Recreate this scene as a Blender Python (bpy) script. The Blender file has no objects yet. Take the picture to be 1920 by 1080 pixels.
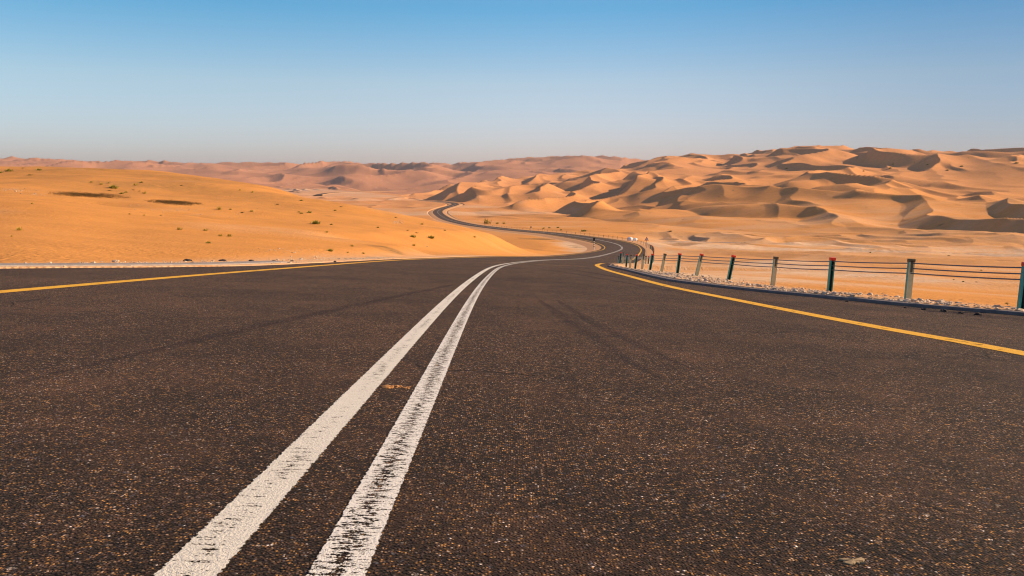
import bpy, math, random
import numpy as np
from mathutils import Vector

random.seed(7)
rng = np.random.default_rng(7)
sc = bpy.context.scene
COL = sc.collection

# ------------------------------------------------------------------ camera
F = 1500.0                       # focal length in photo pixels (1920 wide)
HORIZON = 335.0
PITCH = math.atan((540.0 - HORIZON) / F)
CAM_H = 0.6
cam_d = bpy.data.cameras.new('camera')
cam = bpy.data.objects.new('camera', cam_d)
COL.objects.link(cam)
cam_d.sensor_width = 36.0
cam_d.lens = 36.0 * F / 1920.0
cam_d.clip_start = 0.05
cam_d.clip_end = 60000.0
cam.location = (0, 0, CAM_H)
cam.rotation_euler = (math.pi / 2 - PITCH, 0, 0)
sc.camera = cam
sc.cycles.filter_width = 1.15

# ------------------------------------------------------------------ light
SUN_EL = math.radians(24.0)
SUN_AZ = math.radians(80.0)      # clockwise from +Y (the view direction): from the right
w = bpy.data.worlds.new('World'); sc.world = w; w.use_nodes = True
wn = w.node_tree; wn.nodes.clear()
sky = wn.nodes.new('ShaderNodeTexSky'); sky.sky_type = 'NISHITA'; sky.sun_disc = False
sky.sun_elevation = SUN_EL; sky.sun_rotation = SUN_AZ
sky.altitude = 100; sky.air_density = 1.0; sky.dust_density = 1.2; sky.ozone_density = 1.5
tc = wn.nodes.new('ShaderNodeTexCoord')
sep = wn.nodes.new('ShaderNodeSeparateXYZ')
ramp = wn.nodes.new('ShaderNodeValToRGB')
mul = wn.nodes.new('ShaderNodeMix'); mul.data_type = 'RGBA'; mul.blend_type = 'MULTIPLY'; mul.inputs[0].default_value = 1.0
bg = wn.nodes.new('ShaderNodeBackground'); bg.inputs['Strength'].default_value = 0.10
wo = wn.nodes.new('ShaderNodeOutputWorld')
wn.links.new(tc.outputs['Generated'], sep.inputs[0])
wn.links.new(sep.outputs['Z'], ramp.inputs[0])
wn.links.new(sky.outputs[0], mul.inputs[6]); wn.links.new(ramp.outputs[0], mul.inputs[7])
wn.links.new(mul.outputs[2], bg.inputs[0]); wn.links.new(bg.outputs[0], wo.inputs[0])
SKY_TINT = [(0.0, (1.14, .94, 1.26)), (0.037, (1.08, .98, 1.25)), (0.114, (1.02, 1.01, 1.09)), (0.198, (.44, .88, 1.08)), (0.32, (.75, .82, 1.1)), (1.0, (1.15, .92, 1.15))]
el = ramp.color_ramp.elements
while len(el) > 1: el.remove(el[-1])
for i, (p, c) in enumerate(SKY_TINT):
    e = el[0] if i == 0 else el.new(p)
    e.position = p; e.color = (*c, 1)
# the air is a little duller towards the sun's side and at the far left, as in the photograph
rx = wn.nodes.new('ShaderNodeValToRGB'); mx_ = wn.nodes.new('ShaderNodeMath'); mx_.operation = 'MULTIPLY_ADD'; mx_.inputs[1].default_value = .5; mx_.inputs[2].default_value = .5
mul2 = wn.nodes.new('ShaderNodeMix'); mul2.data_type = 'RGBA'; mul2.blend_type = 'MULTIPLY'; mul2.inputs[0].default_value = 1.0
wn.links.new(sep.outputs['X'], mx_.inputs[0]); wn.links.new(mx_.outputs[0], rx.inputs[0])
wn.links.new(mul.outputs[2], mul2.inputs[6]); wn.links.new(rx.outputs[0], mul2.inputs[7]); wn.links.new(mul2.outputs[2], bg.inputs[0])
e = rx.color_ramp.elements
while len(e) > 1: e.remove(e[-1])
rx.color_ramp.interpolation = 'B_SPLINE'
for i, (p, c) in enumerate([(0.0, (.75, .8, .8)), (.2, (.80, .92, .93)), (.45, (.94, .96, .97)), (.6, (.78, .82, .86)), (.77, (.19, .30, .40)), (1.0, (.36, .45, .55))]):
    q = e[0] if i == 0 else e.new(p); q.position = p; q.color = (*c, 1)
sl = bpy.data.lights.new('sun', 'SUN'); so = bpy.data.objects.new('sun', sl); COL.objects.link(so)
sl.energy = 5.0; sl.angle = math.radians(0.5); sl.color = (1.0, 0.76, 0.50)
sd = Vector((math.sin(SUN_AZ) * math.cos(SUN_EL), math.cos(SUN_AZ) * math.cos(SUN_EL), math.sin(SUN_EL)))
so.rotation_euler = sd.to_track_quat('Z', 'Y').to_euler(); so.location = sd * 50
sc.view_settings.view_transform = 'Standard'; sc.view_settings.look = 'None'
sc.view_settings.gamma = 1; sc.view_settings.exposure = 0.7

# ------------------------------------------------------------------ helpers
def kind(o, k='structure'): o['kind'] = k; return o
def tag(o, label, cat, group=None):
    o['label'] = label; o['category'] = cat
    if group: o['group'] = group
    return o
def thing(name, label, cat, loc=(0, 0, 0), rot=(0, 0, 0), group=None):
    o = bpy.data.objects.new(name, None); COL.objects.link(o)
    o.location = loc; o.rotation_euler = rot; o.empty_display_size = 0.1
    return tag(o, label, cat, group)
def mesh_obj(name, verts, faces, mat, parent=None, smooth=False, mats=None):
    me = bpy.data.meshes.new(name)
    me.from_pydata([tuple(map(float, v)) for v in verts], [], [tuple(map(int, f)) for f in faces]); me.update()
    if mat: me.materials.append(mat)
    if smooth: me.polygons.foreach_set('use_smooth', [True] * len(me.polygons))
    o = bpy.data.objects.new(name, me); COL.objects.link(o)
    if parent: o.parent = parent
    return o
class MB:
    def __init__(s): s.v = []; s.f = []
    def add(s, v, f):
        n = len(s.v); s.v += [tuple(p) for p in v]; s.f += [tuple(i + n for i in q) for q in f]
    def box(s, c, d, bev=0.0):
        x, y, z = c; a, b, h = d[0] / 2, d[1] / 2, d[2] / 2
        s.add([(x + i * a, y + j * b, z + k * h) for i in (-1, 1) for j in (-1, 1) for k in (-1, 1)],
              [(0, 1, 3, 2), (4, 6, 7, 5), (0, 4, 5, 1), (2, 3, 7, 6), (0, 2, 6, 4), (1, 5, 7, 3)])
    def tube(s, pts, r, n=8, cap=True):
        P = [Vector(p) for p in pts]; rings = []
        for i, p in enumerate(P):
            t = (P[min(i + 1, len(P) - 1)] - P[max(i - 1, 0)]).normalized()
            u = t.cross(Vector((0, 0, 1)))
            if u.length < 1e-3: u = Vector((1, 0, 0))
            u.normalize(); v = t.cross(u)
            rr = r[i] if isinstance(r, (list, tuple)) else r
            rings.append([p + (u * math.cos(2 * math.pi * k / n) + v * math.sin(2 * math.pi * k / n)) * rr for k in range(n)])
        vs = [q for R in rings for q in R]; fs = []
        for i in range(len(P) - 1):
            for k in range(n):
                fs.append((i * n + k, i * n + (k + 1) % n, (i + 1) * n + (k + 1) % n, (i + 1) * n + k))
        if cap: fs += [tuple(range(n - 1, -1, -1)), tuple((len(P) - 1) * n + k for k in range(n))]
        s.add(vs, fs)
    def build(s, name, mat, parent=None, smooth=False): return mesh_obj(name, s.v, s.f, mat, parent, smooth)

_perm = np.random.default_rng(3).permutation(512)
_grad = np.stack([np.cos(np.arange(64) * 2 * np.pi / 64), np.sin(np.arange(64) * 2 * np.pi / 64)], 1)
def perlin(x, y, seed=0):
    x = np.asarray(x, float); y = np.asarray(y, float)
    xi = np.floor(x).astype(np.int64); yi = np.floor(y).astype(np.int64)
    xf = x - xi; yf = y - yi
    u = xf * xf * xf * (xf * (xf * 6 - 15) + 10); v = yf * yf * yf * (yf * (yf * 6 - 15) + 10)
    def g(ix, iy, dx, dy):
        h = _perm[(_perm[(ix + seed * 57) & 511] + iy + seed * 131) & 511] & 63
        return _grad[h, 0] * dx + _grad[h, 1] * dy
    a = g(xi, yi, xf, yf); b = g(xi + 1, yi, xf - 1, yf); c = g(xi, yi + 1, xf, yf - 1); d = g(xi + 1, yi + 1, xf - 1, yf - 1)
    return (a + u * (b - a)) * (1 - v) + (c + u * (d - c)) * v
def fbm(x, y, o=3, seed=0):
    r = 0; a = 1.0
    for k in range(o): r = r + a * perlin(x * 2 ** k, y * 2 ** k, seed + k); a *= .5
    return r
def sstep(a, b, x):
    t = np.clip((x - a) / (b - a), 0, 1); return t * t * (3 - 2 * t)
def pchip(xk, yk, x):
    """monotone cubic; yk may be (n,) or (n,m)"""
    xk = np.asarray(xk, float); yk = np.asarray(yk, float); x = np.clip(np.asarray(x, float), xk[0], xk[-1])
    h = np.diff(xk); sh = (-1,) + (1,) * (yk.ndim - 1)
    d = np.diff(yk, axis=0) / h.reshape(sh)
    m = np.zeros_like(yk); m[0] = d[0]; m[-1] = d[-1]
    w1 = (2 * h[1:] + h[:-1]).reshape(sh); w2 = (h[1:] + 2 * h[:-1]).reshape(sh)
    ok = d[1:] * d[:-1] > 0
    with np.errstate(divide='ignore', invalid='ignore'):
        hm = (w1 + w2) / (w1 / d[:-1] + w2 / d[1:])
    m[1:-1] = np.where(ok, hm, 0)
    i = np.clip(np.searchsorted(xk, x, side='right') - 1, 0, len(xk) - 2)
    t = (x - xk[i]) / h[i]; sh2 = t.shape + (1,) * (yk.ndim - 1); t = t.reshape(sh2); hh = h[i].reshape(sh2)
    return ((1 + 2 * t) * (1 - t) ** 2 * yk[i] + t * (1 - t) ** 2 * hh * m[i] + t * t * (3 - 2 * t) * yk[i + 1] + t * t * (t - 1) * hh * m[i + 1])

def tanrow(row): return math.tan(PITCH + math.atan((row - 540.0) / F))   # fall per metre forward of a sight line
def rowz(row, Y): return CAM_H - Y * tanrow(row)
def ray(px, py):
    u = (px - 960) / F; v = (540 - py) / F
    r = Vector((u, math.cos(PITCH) + v * math.sin(PITCH), -math.sin(PITCH) + v * math.cos(PITCH)))
    return r / r.y
# the near road surface: a plane falling forwards and to the right
_k = (466.0 - 540.0) / F; _h = 0.6; _s = 0.037
_A = math.sin(PITCH) + _k * math.cos(PITCH); _B = math.cos(PITCH) - _k * math.sin(PITCH)
PG = _A / _B
def planez(X, Y):
    hs = _h + _s * X
    return CAM_H - PG * (Y + hs * math.sin(PITCH)) - hs * math.cos(PITCH)
PSX = -(planez(1.0, 0.0) - planez(0.0, 0.0))
def on_plane(px, py):
    r = ray(px, py); z0 = planez(0, 0)
    t = (z0 - CAM_H) / (r.z + PG + PSX * r.x)
    return r.x * t, t

# ------------------------------------------------------------------ road centre line
ctrl = [(-0.27, -30, None), (-0.33, -12, None), (-0.415, 0, None), (-0.485, 3, None), (-0.60, 8.6, None), (-0.63, 14, None), (-0.60, 20, None), (-0.50, 26, None)]
far = [(963, 494.5, 33), (1010, 488.2, 44), (1085, 485.5, 62), (1120, 481, 82), (1145, 475, 108), (1160, 470, 140), (1166, 466, 172), (1163.5, 461, 194),
       (1151, 456, 211), (1124, 450, 232), (1098, 446, 254), (1035, 437.6, 305), (960, 431, 365), (930, 427.6, 405), (880, 421, 490), (842, 412, 600),
       (827, 404.5, 700), (820.5, 398, 775), (824, 393.5, 835), (835, 389.3, 895), (849, 385.3, 950), (854, 382.8, 985), (850, 381, 1010), (838, 379.3, 1035), (817, 377.3, 1068), (790, 375.8, 1100)]
CX, CY, CZ = [], [], []
for x, y, _ in ctrl: CX.append(x); CY.append(y); CZ.append(planez(x, y))
for px, py, Y in far:
    r = ray(px, py); CX.append(r.x * Y); CY.append(Y); CZ.append(CAM_H + r.z * Y)
CX, CY, CZ = map(np.array, (CX, CY, CZ))
def resample(cx, cy, cz, steps):
    P = np.stack([cx, cy, cz], 1); n = len(P); out = []
    for i in range(n - 1):
        p0 = P[max(i - 1, 0)]; p1 = P[i]; p2 = P[i + 1]; p3 = P[min(i + 2, n - 1)]
        L = np.linalg.norm(p2 - p1) ** .5
        t0 = 0; t1 = t0 + max(np.linalg.norm(p1 - p0) ** .5, 1e-3); t2 = t1 + L; t3 = t2 + max(np.linalg.norm(p3 - p2) ** .5, 1e-3)
        if i == 0: t1 = t0 + L; t2 = t1 + L; t3 = t2 + max(np.linalg.norm(p3 - p2) ** .5, 1e-3); p0 = 2 * p1 - p2
        if i == n - 2: p3 = 2 * p2 - p1; t3 = t2 + L
        for t in np.linspace(t1, t2, steps, endpoint=False):
            a1 = (t1 - t) / (t1 - t0) * p0 + (t - t0) / (t1 - t0) * p1; a2 = (t2 - t) / (t2 - t1) * p1 + (t - t1) / (t2 - t1) * p2
            a3 = (t3 - t) / (t3 - t2) * p2 + (t - t2) / (t3 - t2) * p3
            b1 = (t2 - t) / (t2 - t0) * a1 + (t - t0) / (t2 - t0) * a2; b2 = (t3 - t) / (t3 - t1) * a2 + (t - t1) / (t3 - t1) * a3
            out.append((t2 - t) / (t2 - t1) * b1 + (t - t1) / (t2 - t1) * b2)
    out.append(P[-1]); return np.array(out)
def even(P, ds_fn):
    seg = np.linalg.norm(np.diff(P[:, :2], axis=0), axis=1); S = np.concatenate([[0], np.cumsum(seg)])
    s = 0; ss = []
    while s < S[-1]:
        ss.append(s); y = np.interp(s, S, P[:, 1]); s += ds_fn(y)
    ss = np.array(ss)
    return np.stack([np.interp(ss, S, P[:, k]) for k in range(3)], 1), ss
fine = resample(CX, CY, CZ, 40)
CL, CS = even(fine, lambda y: 1.0)
def gsm(a, n):
    k = np.exp(-0.5 * (np.arange(-3 * n, 3 * n + 1) / n) ** 2); k /= k.sum()
    return np.convolve(np.pad(a, 3 * n, mode='reflect', reflect_type='odd'), k, 'valid')
for c in range(3): CL[:, c] = gsm(CL[:, c], 3)
T = np.gradient(CL[:, :2], axis=0); T /= np.linalg.norm(T, axis=1)[:, None]
NR = np.stack([T[:, 1], -T[:, 0]], 1)                      # to the right of travel
near = CL[:, 1] < 30
CL[near, 2] = planez(CL[near, 0], CL[near, 1])
bl = sstep(28, 46, CL[:, 1])
CL[:, 2] = planez(CL[:, 0], CL[:, 1]) * (1 - bl) + CL[:, 2] * bl
psl = PSX * NR[:, 0] + PG * NR[:, 1]                       # fall towards the right from the plane
auth = np.interp(CS, [0, 85, 120, 160, 215, 290, 330, 600, 2000], [0.03, 0.03, 0.0, -0.04, -0.05, -0.03, -0.01, 0, 0])
b2 = sstep(34, 60, CL[:, 1]); CSL = psl * (1 - b2) + auth * b2
GZ = np.gradient(CL[:, 2])
NC = len(CL)
s_at = lambda y: float(np.interp(y, CL[:80, 1], CS[:80]))
# edges as offsets from the centre line, given against forward distance for the near part
YOFF_L = [(-30, 11), (0, 10), (8, 8.5), (12.3, 7.25), (15, 6.05), (17.7, 5.2), (21, 4.9), (26, 4.7), (34, 4.7), (60, 4.7), (2000, 4.8)]
YOFF_R = [(-30, 13), (0, 12), (4, 9.7), (7, 8.2), (9.8, 6.9), (10.95, 6.1), (12.4, 5.6), (13.6, 5.06), (15, 4.65), (18, 4.15), (25.8, 4.25), (34.5, 3.9), (44, 4.2), (60, 4.6), (2000, 4.8)]
YY_L = [(-30, 4.5), (0, 4.4), (12.3, 4.3), (17, 4.2), (24, 4.1), (35, 4.15), (60, 3.9), (2000, 3.9)]
YY_R = [(-30, 4.3), (0, 4.2), (5.5, 4.1), (7.3, 3.92), (11, 3.72), (15.2, 3.55), (22, 3.62), (30, 3.55), (36, 3.42), (44, 3.6), (60, 3.9), (2000, 4.0)]
def offs(tab):
    xs = [a for a, _ in tab]; ys = [b for _, b in tab]
    sx = [s_at(x) if x < 60 else (s_at(60) if x == 60 else 1e4) for x in xs]
    o = pchip(sx, ys, CS); return o
OL, OR, YL, YR = map(offs, (YOFF_L, YOFF_R, YY_L, YY_R))

def road_pt(i, o, dz=0.0):
    """i: float index (metres) along the centre line"""
    i = np.asarray(i, float); f = np.clip(i, 0, NC - 1.001); k = f.astype(int); t = f - k
    L = lambda a: a[k] * (1 - t) + a[k + 1] * t
    x = L(CL[:, 0]) + L(NR[:, 0]) * o; y = L(CL[:, 1]) + L(NR[:, 1]) * o
    z = L(CL[:, 2]) - L(CSL) * o
    nb = 1 - sstep(30, 44, y); z = planez(x, y) * nb + z * (1 - nb)
    return x, y, z + dz
def sidx(y): return float(np.interp(y, CL[:80, 1], np.arange(80)))

# second, far stretch of the road on the valley floor
far2 = [(596, 366.8, 1500), (602, 365, 1620), (622, 362.4, 1780), (660, 360.6, 1920), (700, 359.4, 2020), (740, 358.4, 2110)]
P2 = []
for px, py, Y in far2:
    r = ray(px, py); P2.append((r.x * Y, Y, CAM_H + r.z * Y))
P2 = resample(*np.array(P2).T, 12)

# ------------------------------------------------------------------ terrain height
YK = [14, 18, 23, 30, 40, 52, 64, 80, 100, 130, 170, 230, 320, 450, 620, 800, 1100, 1600, 2500, 5000, 12000]
BASE = {40: 492, 52: 488, 64: 485, 80: 482, 100: 478, 130: 473, 170: 467.5, 230: 452, 320: 437, 450: 425, 620: 412, 800: 397.5, 1100: 377, 1600: 365.5, 2500: 354, 5000: 343, 12000: 338}
cols = {
 -750: {18: 462, 23: 440, 30: 418, 40: 396, 52: 372, 64: 360, 80: 346, 100: 333, 130: 318, 170: 312, 230: 322, 320: 335, 450: 350},
 0:   {18: 470, 23: 449, 30: 426, 40: 401, 52: 380, 64: 367, 80: 352, 100: 336, 130: 321, 170: 313, 230: 325, 320: 340, 450: 352},
 250: {18: 488, 23: 469, 30: 447, 40: 424, 52: 404, 64: 388, 80: 368, 100: 348, 130: 328, 170: 318, 230: 330, 320: 345, 450: 358},
 480: {23: 482, 30: 463, 40: 443, 52: 425, 64: 408, 80: 388, 100: 366, 130: 345.5, 170: 351, 230: 362, 320: 372, 450: 385},
 650: {23: 495, 30: 477, 40: 459, 52: 440, 64: 421, 80: 401, 100: 385.5, 130: 397, 170: 418, 230: 428, 320: 431, 450: 423},
 780: {30: 488, 40: 473, 52: 456, 64: 439, 80: 421, 100: 410, 130: 422, 170: 443, 230: 448, 320: 438, 450: 426},
 900: {30: 491, 40: 482, 52: 465, 64: 451, 80: 439, 100: 434.5, 130: 450, 170: 463, 230: 455, 320: 437, 450: 425},
 980: {30: 494, 40: 486, 52: 477, 64: 465, 80: 457, 100: 456, 130: 466, 170: 468, 230: 453, 320: 438, 450: 425},
 1050: {30: 498, 40: 489, 52: 484, 64: 479, 80: 475.5, 100: 474, 130: 471},
 1110: {30: 501, 40: 492},
 1300: {18: 532, 23: 520, 30: 508, 40: 498, 52: 491, 64: 486, 80: 481, 100: 477, 130: 472, 170: 466, 230: 455, 320: 443, 450: 430},
 1560: {14: 560, 18: 546, 23: 534, 30: 522, 40: 510, 52: 501, 64: 495, 80: 489, 100: 484, 130: 478, 170: 472, 230: 463, 320: 450, 450: 436},
 1920: {14: 582, 18: 567, 23: 553, 30: 540, 40: 525, 52: 513, 64: 506, 80: 500, 100: 495, 130: 489, 170: 483, 230: 473, 320: 462, 450: 448, 620: 436, 800: 425},
 2700: {14: 600, 18: 585, 23: 568, 30: 552, 40: 536, 52: 524, 64: 515, 80: 508, 100: 502, 130: 495, 170: 489, 230: 480, 320: 468, 450: 455, 620: 440, 800: 430},
}
pxk = sorted(cols); Z = np.zeros((len(pxk), len(YK)))
for i, p in enumerate(pxk):
    u = (p - 960) / F
    for j, Y in enumerate(YK):
        if Y in cols[p]: Z[i, j] = rowz(cols[p][Y], Y)
        elif Y in BASE: Z[i, j] = rowz(BASE[Y], Y)
        else: Z[i, j] = planez(np.clip(u * Y, -9, 9), Y)
YF = np.exp(np.linspace(math.log(14), math.log(12000), 500))
UF = np.linspace((pxk[0] - 960) / F, (pxk[-1] - 960) / F, 500)
ZT = pchip(np.log(YK), Z.T, np.log(YF)).T
ZT = pchip((np.array(pxk) - 960) / F, ZT, UF)
def table(u, Y):
    a = np.clip((u - UF[0]) / (UF[1] - UF[0]), 0, 498.999); b = np.clip(np.log(np.maximum(Y, 14) / 14) / (math.log(12000 / 14) / 499), 0, 498.999)
    i = a.astype(int); j = b.astype(int); a = a - i; b = b - j
    return (ZT[i, j] * (1 - a) + ZT[i + 1, j] * a) * (1 - b) + (ZT[i, j + 1] * (1 - a) + ZT[i + 1, j + 1] * a) * b

def dune(X, Y, L, ang, seed, warp=1.0, crest=0.70):
    """transverse dunes: long windward slope, crisp crest, steep slip face towards ang"""
    dx, dy = math.cos(ang), math.sin(ang)
    t = (X * dx + Y * dy) / L + warp * fbm(X / (L * 2.3), Y / (L * 2.3), 3, seed)
    p = t - np.floor(t)
    up = np.clip(p / crest, 0, 1); dn = np.clip((1 - p) / (1 - crest), 0, 1)
    prof = np.where(p < crest, up ** 1.6 * (1.0 - 0.25 * (1 - up)), dn ** 1.15)
    amp = np.clip(0.62 + 1.15 * fbm(X / (L * 2.1) + 9.1, Y / (L * 2.1) - 4.7, 2, seed + 5), 0.12, 1.35)
    return prof * amp

# big dune masses: px -> (foot distance, crest distance, skyline row)
M1 = [(-2000, 3000, 4500, 372), (600, 2200, 3000, 366), (730, 1350, 2000, 358), (800, 1150, 1900, 351), (850, 1020, 1850, 346), (960, 850, 1800, 333), (1060, 700, 1750, 323), (1122, 620, 1700, 318), (1172, 580, 1700, 312),
      (1200, 560, 1700, 301), (1250, 530, 1750, 292), (1310, 500, 1800, 288.5), (1350, 480, 1850, 291), (1390, 460, 1850, 287.5), (1430, 440, 1900, 281), (1500, 420, 1900, 273), (1560, 400, 1900, 273),
      (1620, 380, 1850, 279), (1700, 350, 1800, 280.5), (1760, 330, 1750, 284), (1800, 320, 1700, 282), (1850, 300, 1650, 279), (1920, 280, 1600, 276), (2100, 260, 1500, 270), (2700, 240, 1500, 275)]
S2 = [(-800, 296), (-300, 292), (0, 295), (50, 296), (90, 297), (150, 300), (190, 303), (240, 301), (310, 302), (370, 306), (420, 305), (480, 304), (560, 306), (650, 302), (700, 307), (760, 306), (800, 304), (850, 307), (900, 303),
      (930, 300), (960, 297), (1030, 293.5), (1090, 291.5), (1160, 294), (1200, 300), (1300, 303), (1920, 310), (2700, 310)]
M1F = [(-2000, 3000, 4500), (600, 2200, 3000), (800, 1150, 1900), (960, 850, 1800), (1200, 540, 1780), (1500, 410, 1900), (1920, 280, 1600), (2700, 240, 1500)]
def mass(u, Y):
    px = 960 + u * F
    A = np.array(M1F, float); f = pchip(A[:, 0], A[:, 1], px); c = pchip(A[:, 0], A[:, 2], px)
    A = np.array(M1, float); s = pchip(A[:, 0], gsm(A[:, 3], 1), px)
    t = np.clip((Y - f) / (c - f), 0, 1)
    back = 1 - sstep(0, 1, (Y - c) / (0.9 * c))
    zc = CAM_H - c * np.tan(PITCH + np.arctan((s - 540) / F))
    m1 = sstep(-0.15, 1.02, t) * 1.0; m1 = (0.55 * t ** 0.8 + 0.45 * sstep(0, 1, t))
    m1 = np.where(Y < f, 0, m1) * back
    B = np.array(S2, float)
    s2 = np.interp(px, B[:, 0], B[:, 1]); c2 = 4400.0; f2 = 2150.0
    t2 = np.clip((Y - f2) / (c2 - f2), 0, 1); back2 = 1 - sstep(0, 1, (Y - c2) / 2500)
    zc2 = CAM_H - c2 * np.tan(PITCH + np.arctan((s2 - 540) / F))
    m2 = (0.6 * t2 + 0.4 * sstep(0, 1, t2)) * back2
    return m1, zc, m2, zc2, t, t2

def corridor(X, Y, z):
    """press the ground down under the road and tie it to the verges"""
    shp = X.shape; X = X.ravel(); Y = Y.ravel(); z = z.ravel().copy()
    sel = np.nonzero((Y > -40) & (Y < 1130) & (np.abs(X) < 175))[0]
    P = np.stack([X[sel], Y[sel]], 1)
    best = np.full(len(sel), 1e18); bi = np.zeros(len(sel), int)
    cs = CL[::2, :2]
    for a in range(0, len(sel), 20000):
        q = P[a:a + 20000]
        d = (q[:, None, 0] - cs[None, :, 0]) ** 2 + (q[:, None, 1] - cs[None, :, 1]) ** 2
        k = d.argmin(1); best[a:a + 20000] = d[np.arange(len(q)), k]; bi[a:a + 20000] = k * 2
    bi = np.clip(bi, 0, NC - 1)
    dv = P - CL[bi, :2]; o = (dv * NR[bi]).sum(1); al = (dv * T[bi]).sum(1)
    fi = bi + np.clip(al, -1.5, 1.5)
    for _ in range(3):
        fi = np.clip(fi, 0, NC - 1.001); k0 = fi.astype(int); tf = fi - k0
        I = lambda a: (a[k0].T * (1 - tf) + a[k0 + 1].T * tf).T
        dv = P - I(CL[:, :2]); o = (dv * I(NR)).sum(1); al = (dv * I(T)).sum(1); fi = fi + np.clip(al, -.7, .7)
    zr = I(CL[:, 2]) - I(CSL) * o
    nb = 1 - sstep(30, 44, P[:, 1]); pz = planez(P[:, 0], P[:, 1]); zr = pz * nb + zr * (1 - nb)
    ol = I(OL); orr = I(OR); ao = np.abs(o); e = np.where(o < 0, ol, orr)
    d = ao - e                                             # distance outside the asphalt edge
    Yp = P[:, 1]; farf = sstep(45, 120, Yp)
    zt = z[sel]
    g = 0.04 + 0.0055 * Yp * farf + np.where((o > 0) & (Yp < 37), .17, 0)                          # how far the pressed-down bed reaches outside
    bed = zr - 0.10 - 0.45 * farf - 0.002 * np.maximum(Yp, 0)
    verge = zr + np.where((o > 0) & (Yp < 40), 0.05 * (1 - sstep(1.0, 2.6, d)) - 0.16 * sstep(20, 40, Yp) * sstep(0.2, 1.0, d), 0.012) - 0.35 * farf
    w1 = np.where((o > 0) & (Yp < 45), 2.7, np.where(Yp < 45, 0.9, 2.0 + 0.004 * Yp)); w2 = np.where((o > 0) & (Yp < 45), 9.0, np.where(Yp < 45, 2.5, 6 + 0.03 * Yp))
    z_keep = 0; far_blend = sstep(0, 1, (d - w1) / w2)
    side = verge * (1 - far_blend) + zt * far_blend
    k = sstep(0, 1, (d - g + 0.06 + 0.3 * farf) / (0.10 + 0.6 * farf))
    zz = bed * (1 - k) + side * k
    z[sel] = zz
    return z.reshape(shp), (sel, o, d)

def raw_height(X, Y, th):
    thc = np.clip(th, -math.radians(49), math.radians(49))
    r = np.hypot(X, Y); Ye = r * np.cos(thc); u = np.tan(thc)
    z = table(u, Ye)
    front = sstep(-math.radians(100), -math.radians(70), th) * (1 - sstep(math.radians(70), math.radians(100), th))
    pl = planez(np.clip(X, -9, 9), np.clip(Y, -60, 60)) - 0.03
    nearw = 1 - sstep(12, 18, Ye)
    z = z * (1 - nearw) + pl * nearw
    z = z * front + np.where(front < 1, (pl + 0.02 * np.maximum(r - 20, 0) ** 0.8) * (1 - front), 0)
    m1, zc, m2, zc2, t, t2 = mass(u, Ye)
    D = lambda L, deg, sd, wp, cr: dune(X, Y, L, math.radians(deg), sd, wp, cr)
    A3 = D(330, 186, 37, 1.0, .70); A1 = D(108, 166, 11, 1.15, .73); A2 = D(58, 172, 23, 1.2, .72)
    e1 = sstep(-.02, .09, t) * (Ye > 200) * (1 - 0.25 * t)
    z1 = z + (zc - z) * m1
    z1 = z1 + e1 * (23 * (A3 - .35) * sstep(0, .2, t) + 16 * (A1 - .3) * (1 - .25 * A3) + 4.2 * (A2 - .25)) * (0.5 + .5 * sstep(350, 1000, Ye))
    B1 = D(380, 195, 41, 1.3, .7); B2 = D(150, 168, 51, 1.3, .7)
    z2 = z + (zc2 - z) * m2 + np.minimum(1, t2 * 4) * m2 ** .3 * (30 * (B1 - .4) + 9 * (B2 - .3))
    zz = np.maximum(z1, np.where(t2 > 0, z2, -1e9))
    # low hummocks on the valley floor and the plain right of the fence
    fl = sstep(60, 220, Ye) * (1 - np.clip(m1 * 3, 0, 1)) * (1 - np.clip(m2 * 3, 0, 1))
    zz = zz + fl * (0.0022 * Ye) * (dune(X, Y, 60, math.radians(195), 61, 1.6, .7) - .35) * sstep(0, 1, (Ye - 100) / 500)
    flat2 = sstep(1350, 1500, Ye) * (1 - sstep(2150, 2250, Ye)) * sstep(-.27, -.25, u) * (1 - sstep(-.14, -.12, u))
    zz = zz * (1 - flat2) + z * flat2
    # low mounds on the plain beyond the barrier
    rp = sstep(.10, .2, u + 0 * Ye) * sstep(19, 32, Ye) * (1 - sstep(300, 480, Ye))
    zz = zz + rp * ((.006 * Ye) ** .8 * .9 * (D(26, 196, 81, 1.8, .72) - .3) + .10 * fbm(X / 5, Y / 5, 3, 83) + (.010 * Ye) ** .9 * (D(64, 200, 87, 1.5, .72) - .3))
    # two wind hollows on the left dune
    for hx, hy, ax, ay, dp in ((-35.2, 66.0, 4.3, 3.4, .42), (-24.6, 58.0, 2.7, 2.6, .34)):
        q = ((X - hx) / ax) ** 2 + ((Y - hy) / ay) ** 2; zz = zz - dp * np.exp(-q ** 1.6) + dp * .45 * np.exp(-(((X - hx - ax * .35) / ax) ** 2 + ((Y - hy + ay * 1.25) / (ay * .6)) ** 2))
    hill = sstep(18, 30, Ye) * (1 - sstep(150, 260, Ye))
    zz = zz + hill * (0.55 * fbm(X / 24, Y / 20, 2, 71) + 0.13 * fbm(X / 6, Y / 8, 3, 77)) * (u < .12) * sstep(15, 60, Ye)
    return zz, (m1, m2, t, t2, Ye, u), np.maximum(z + (zc - z) * m1, z + (zc2 - z) * m2)

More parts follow.
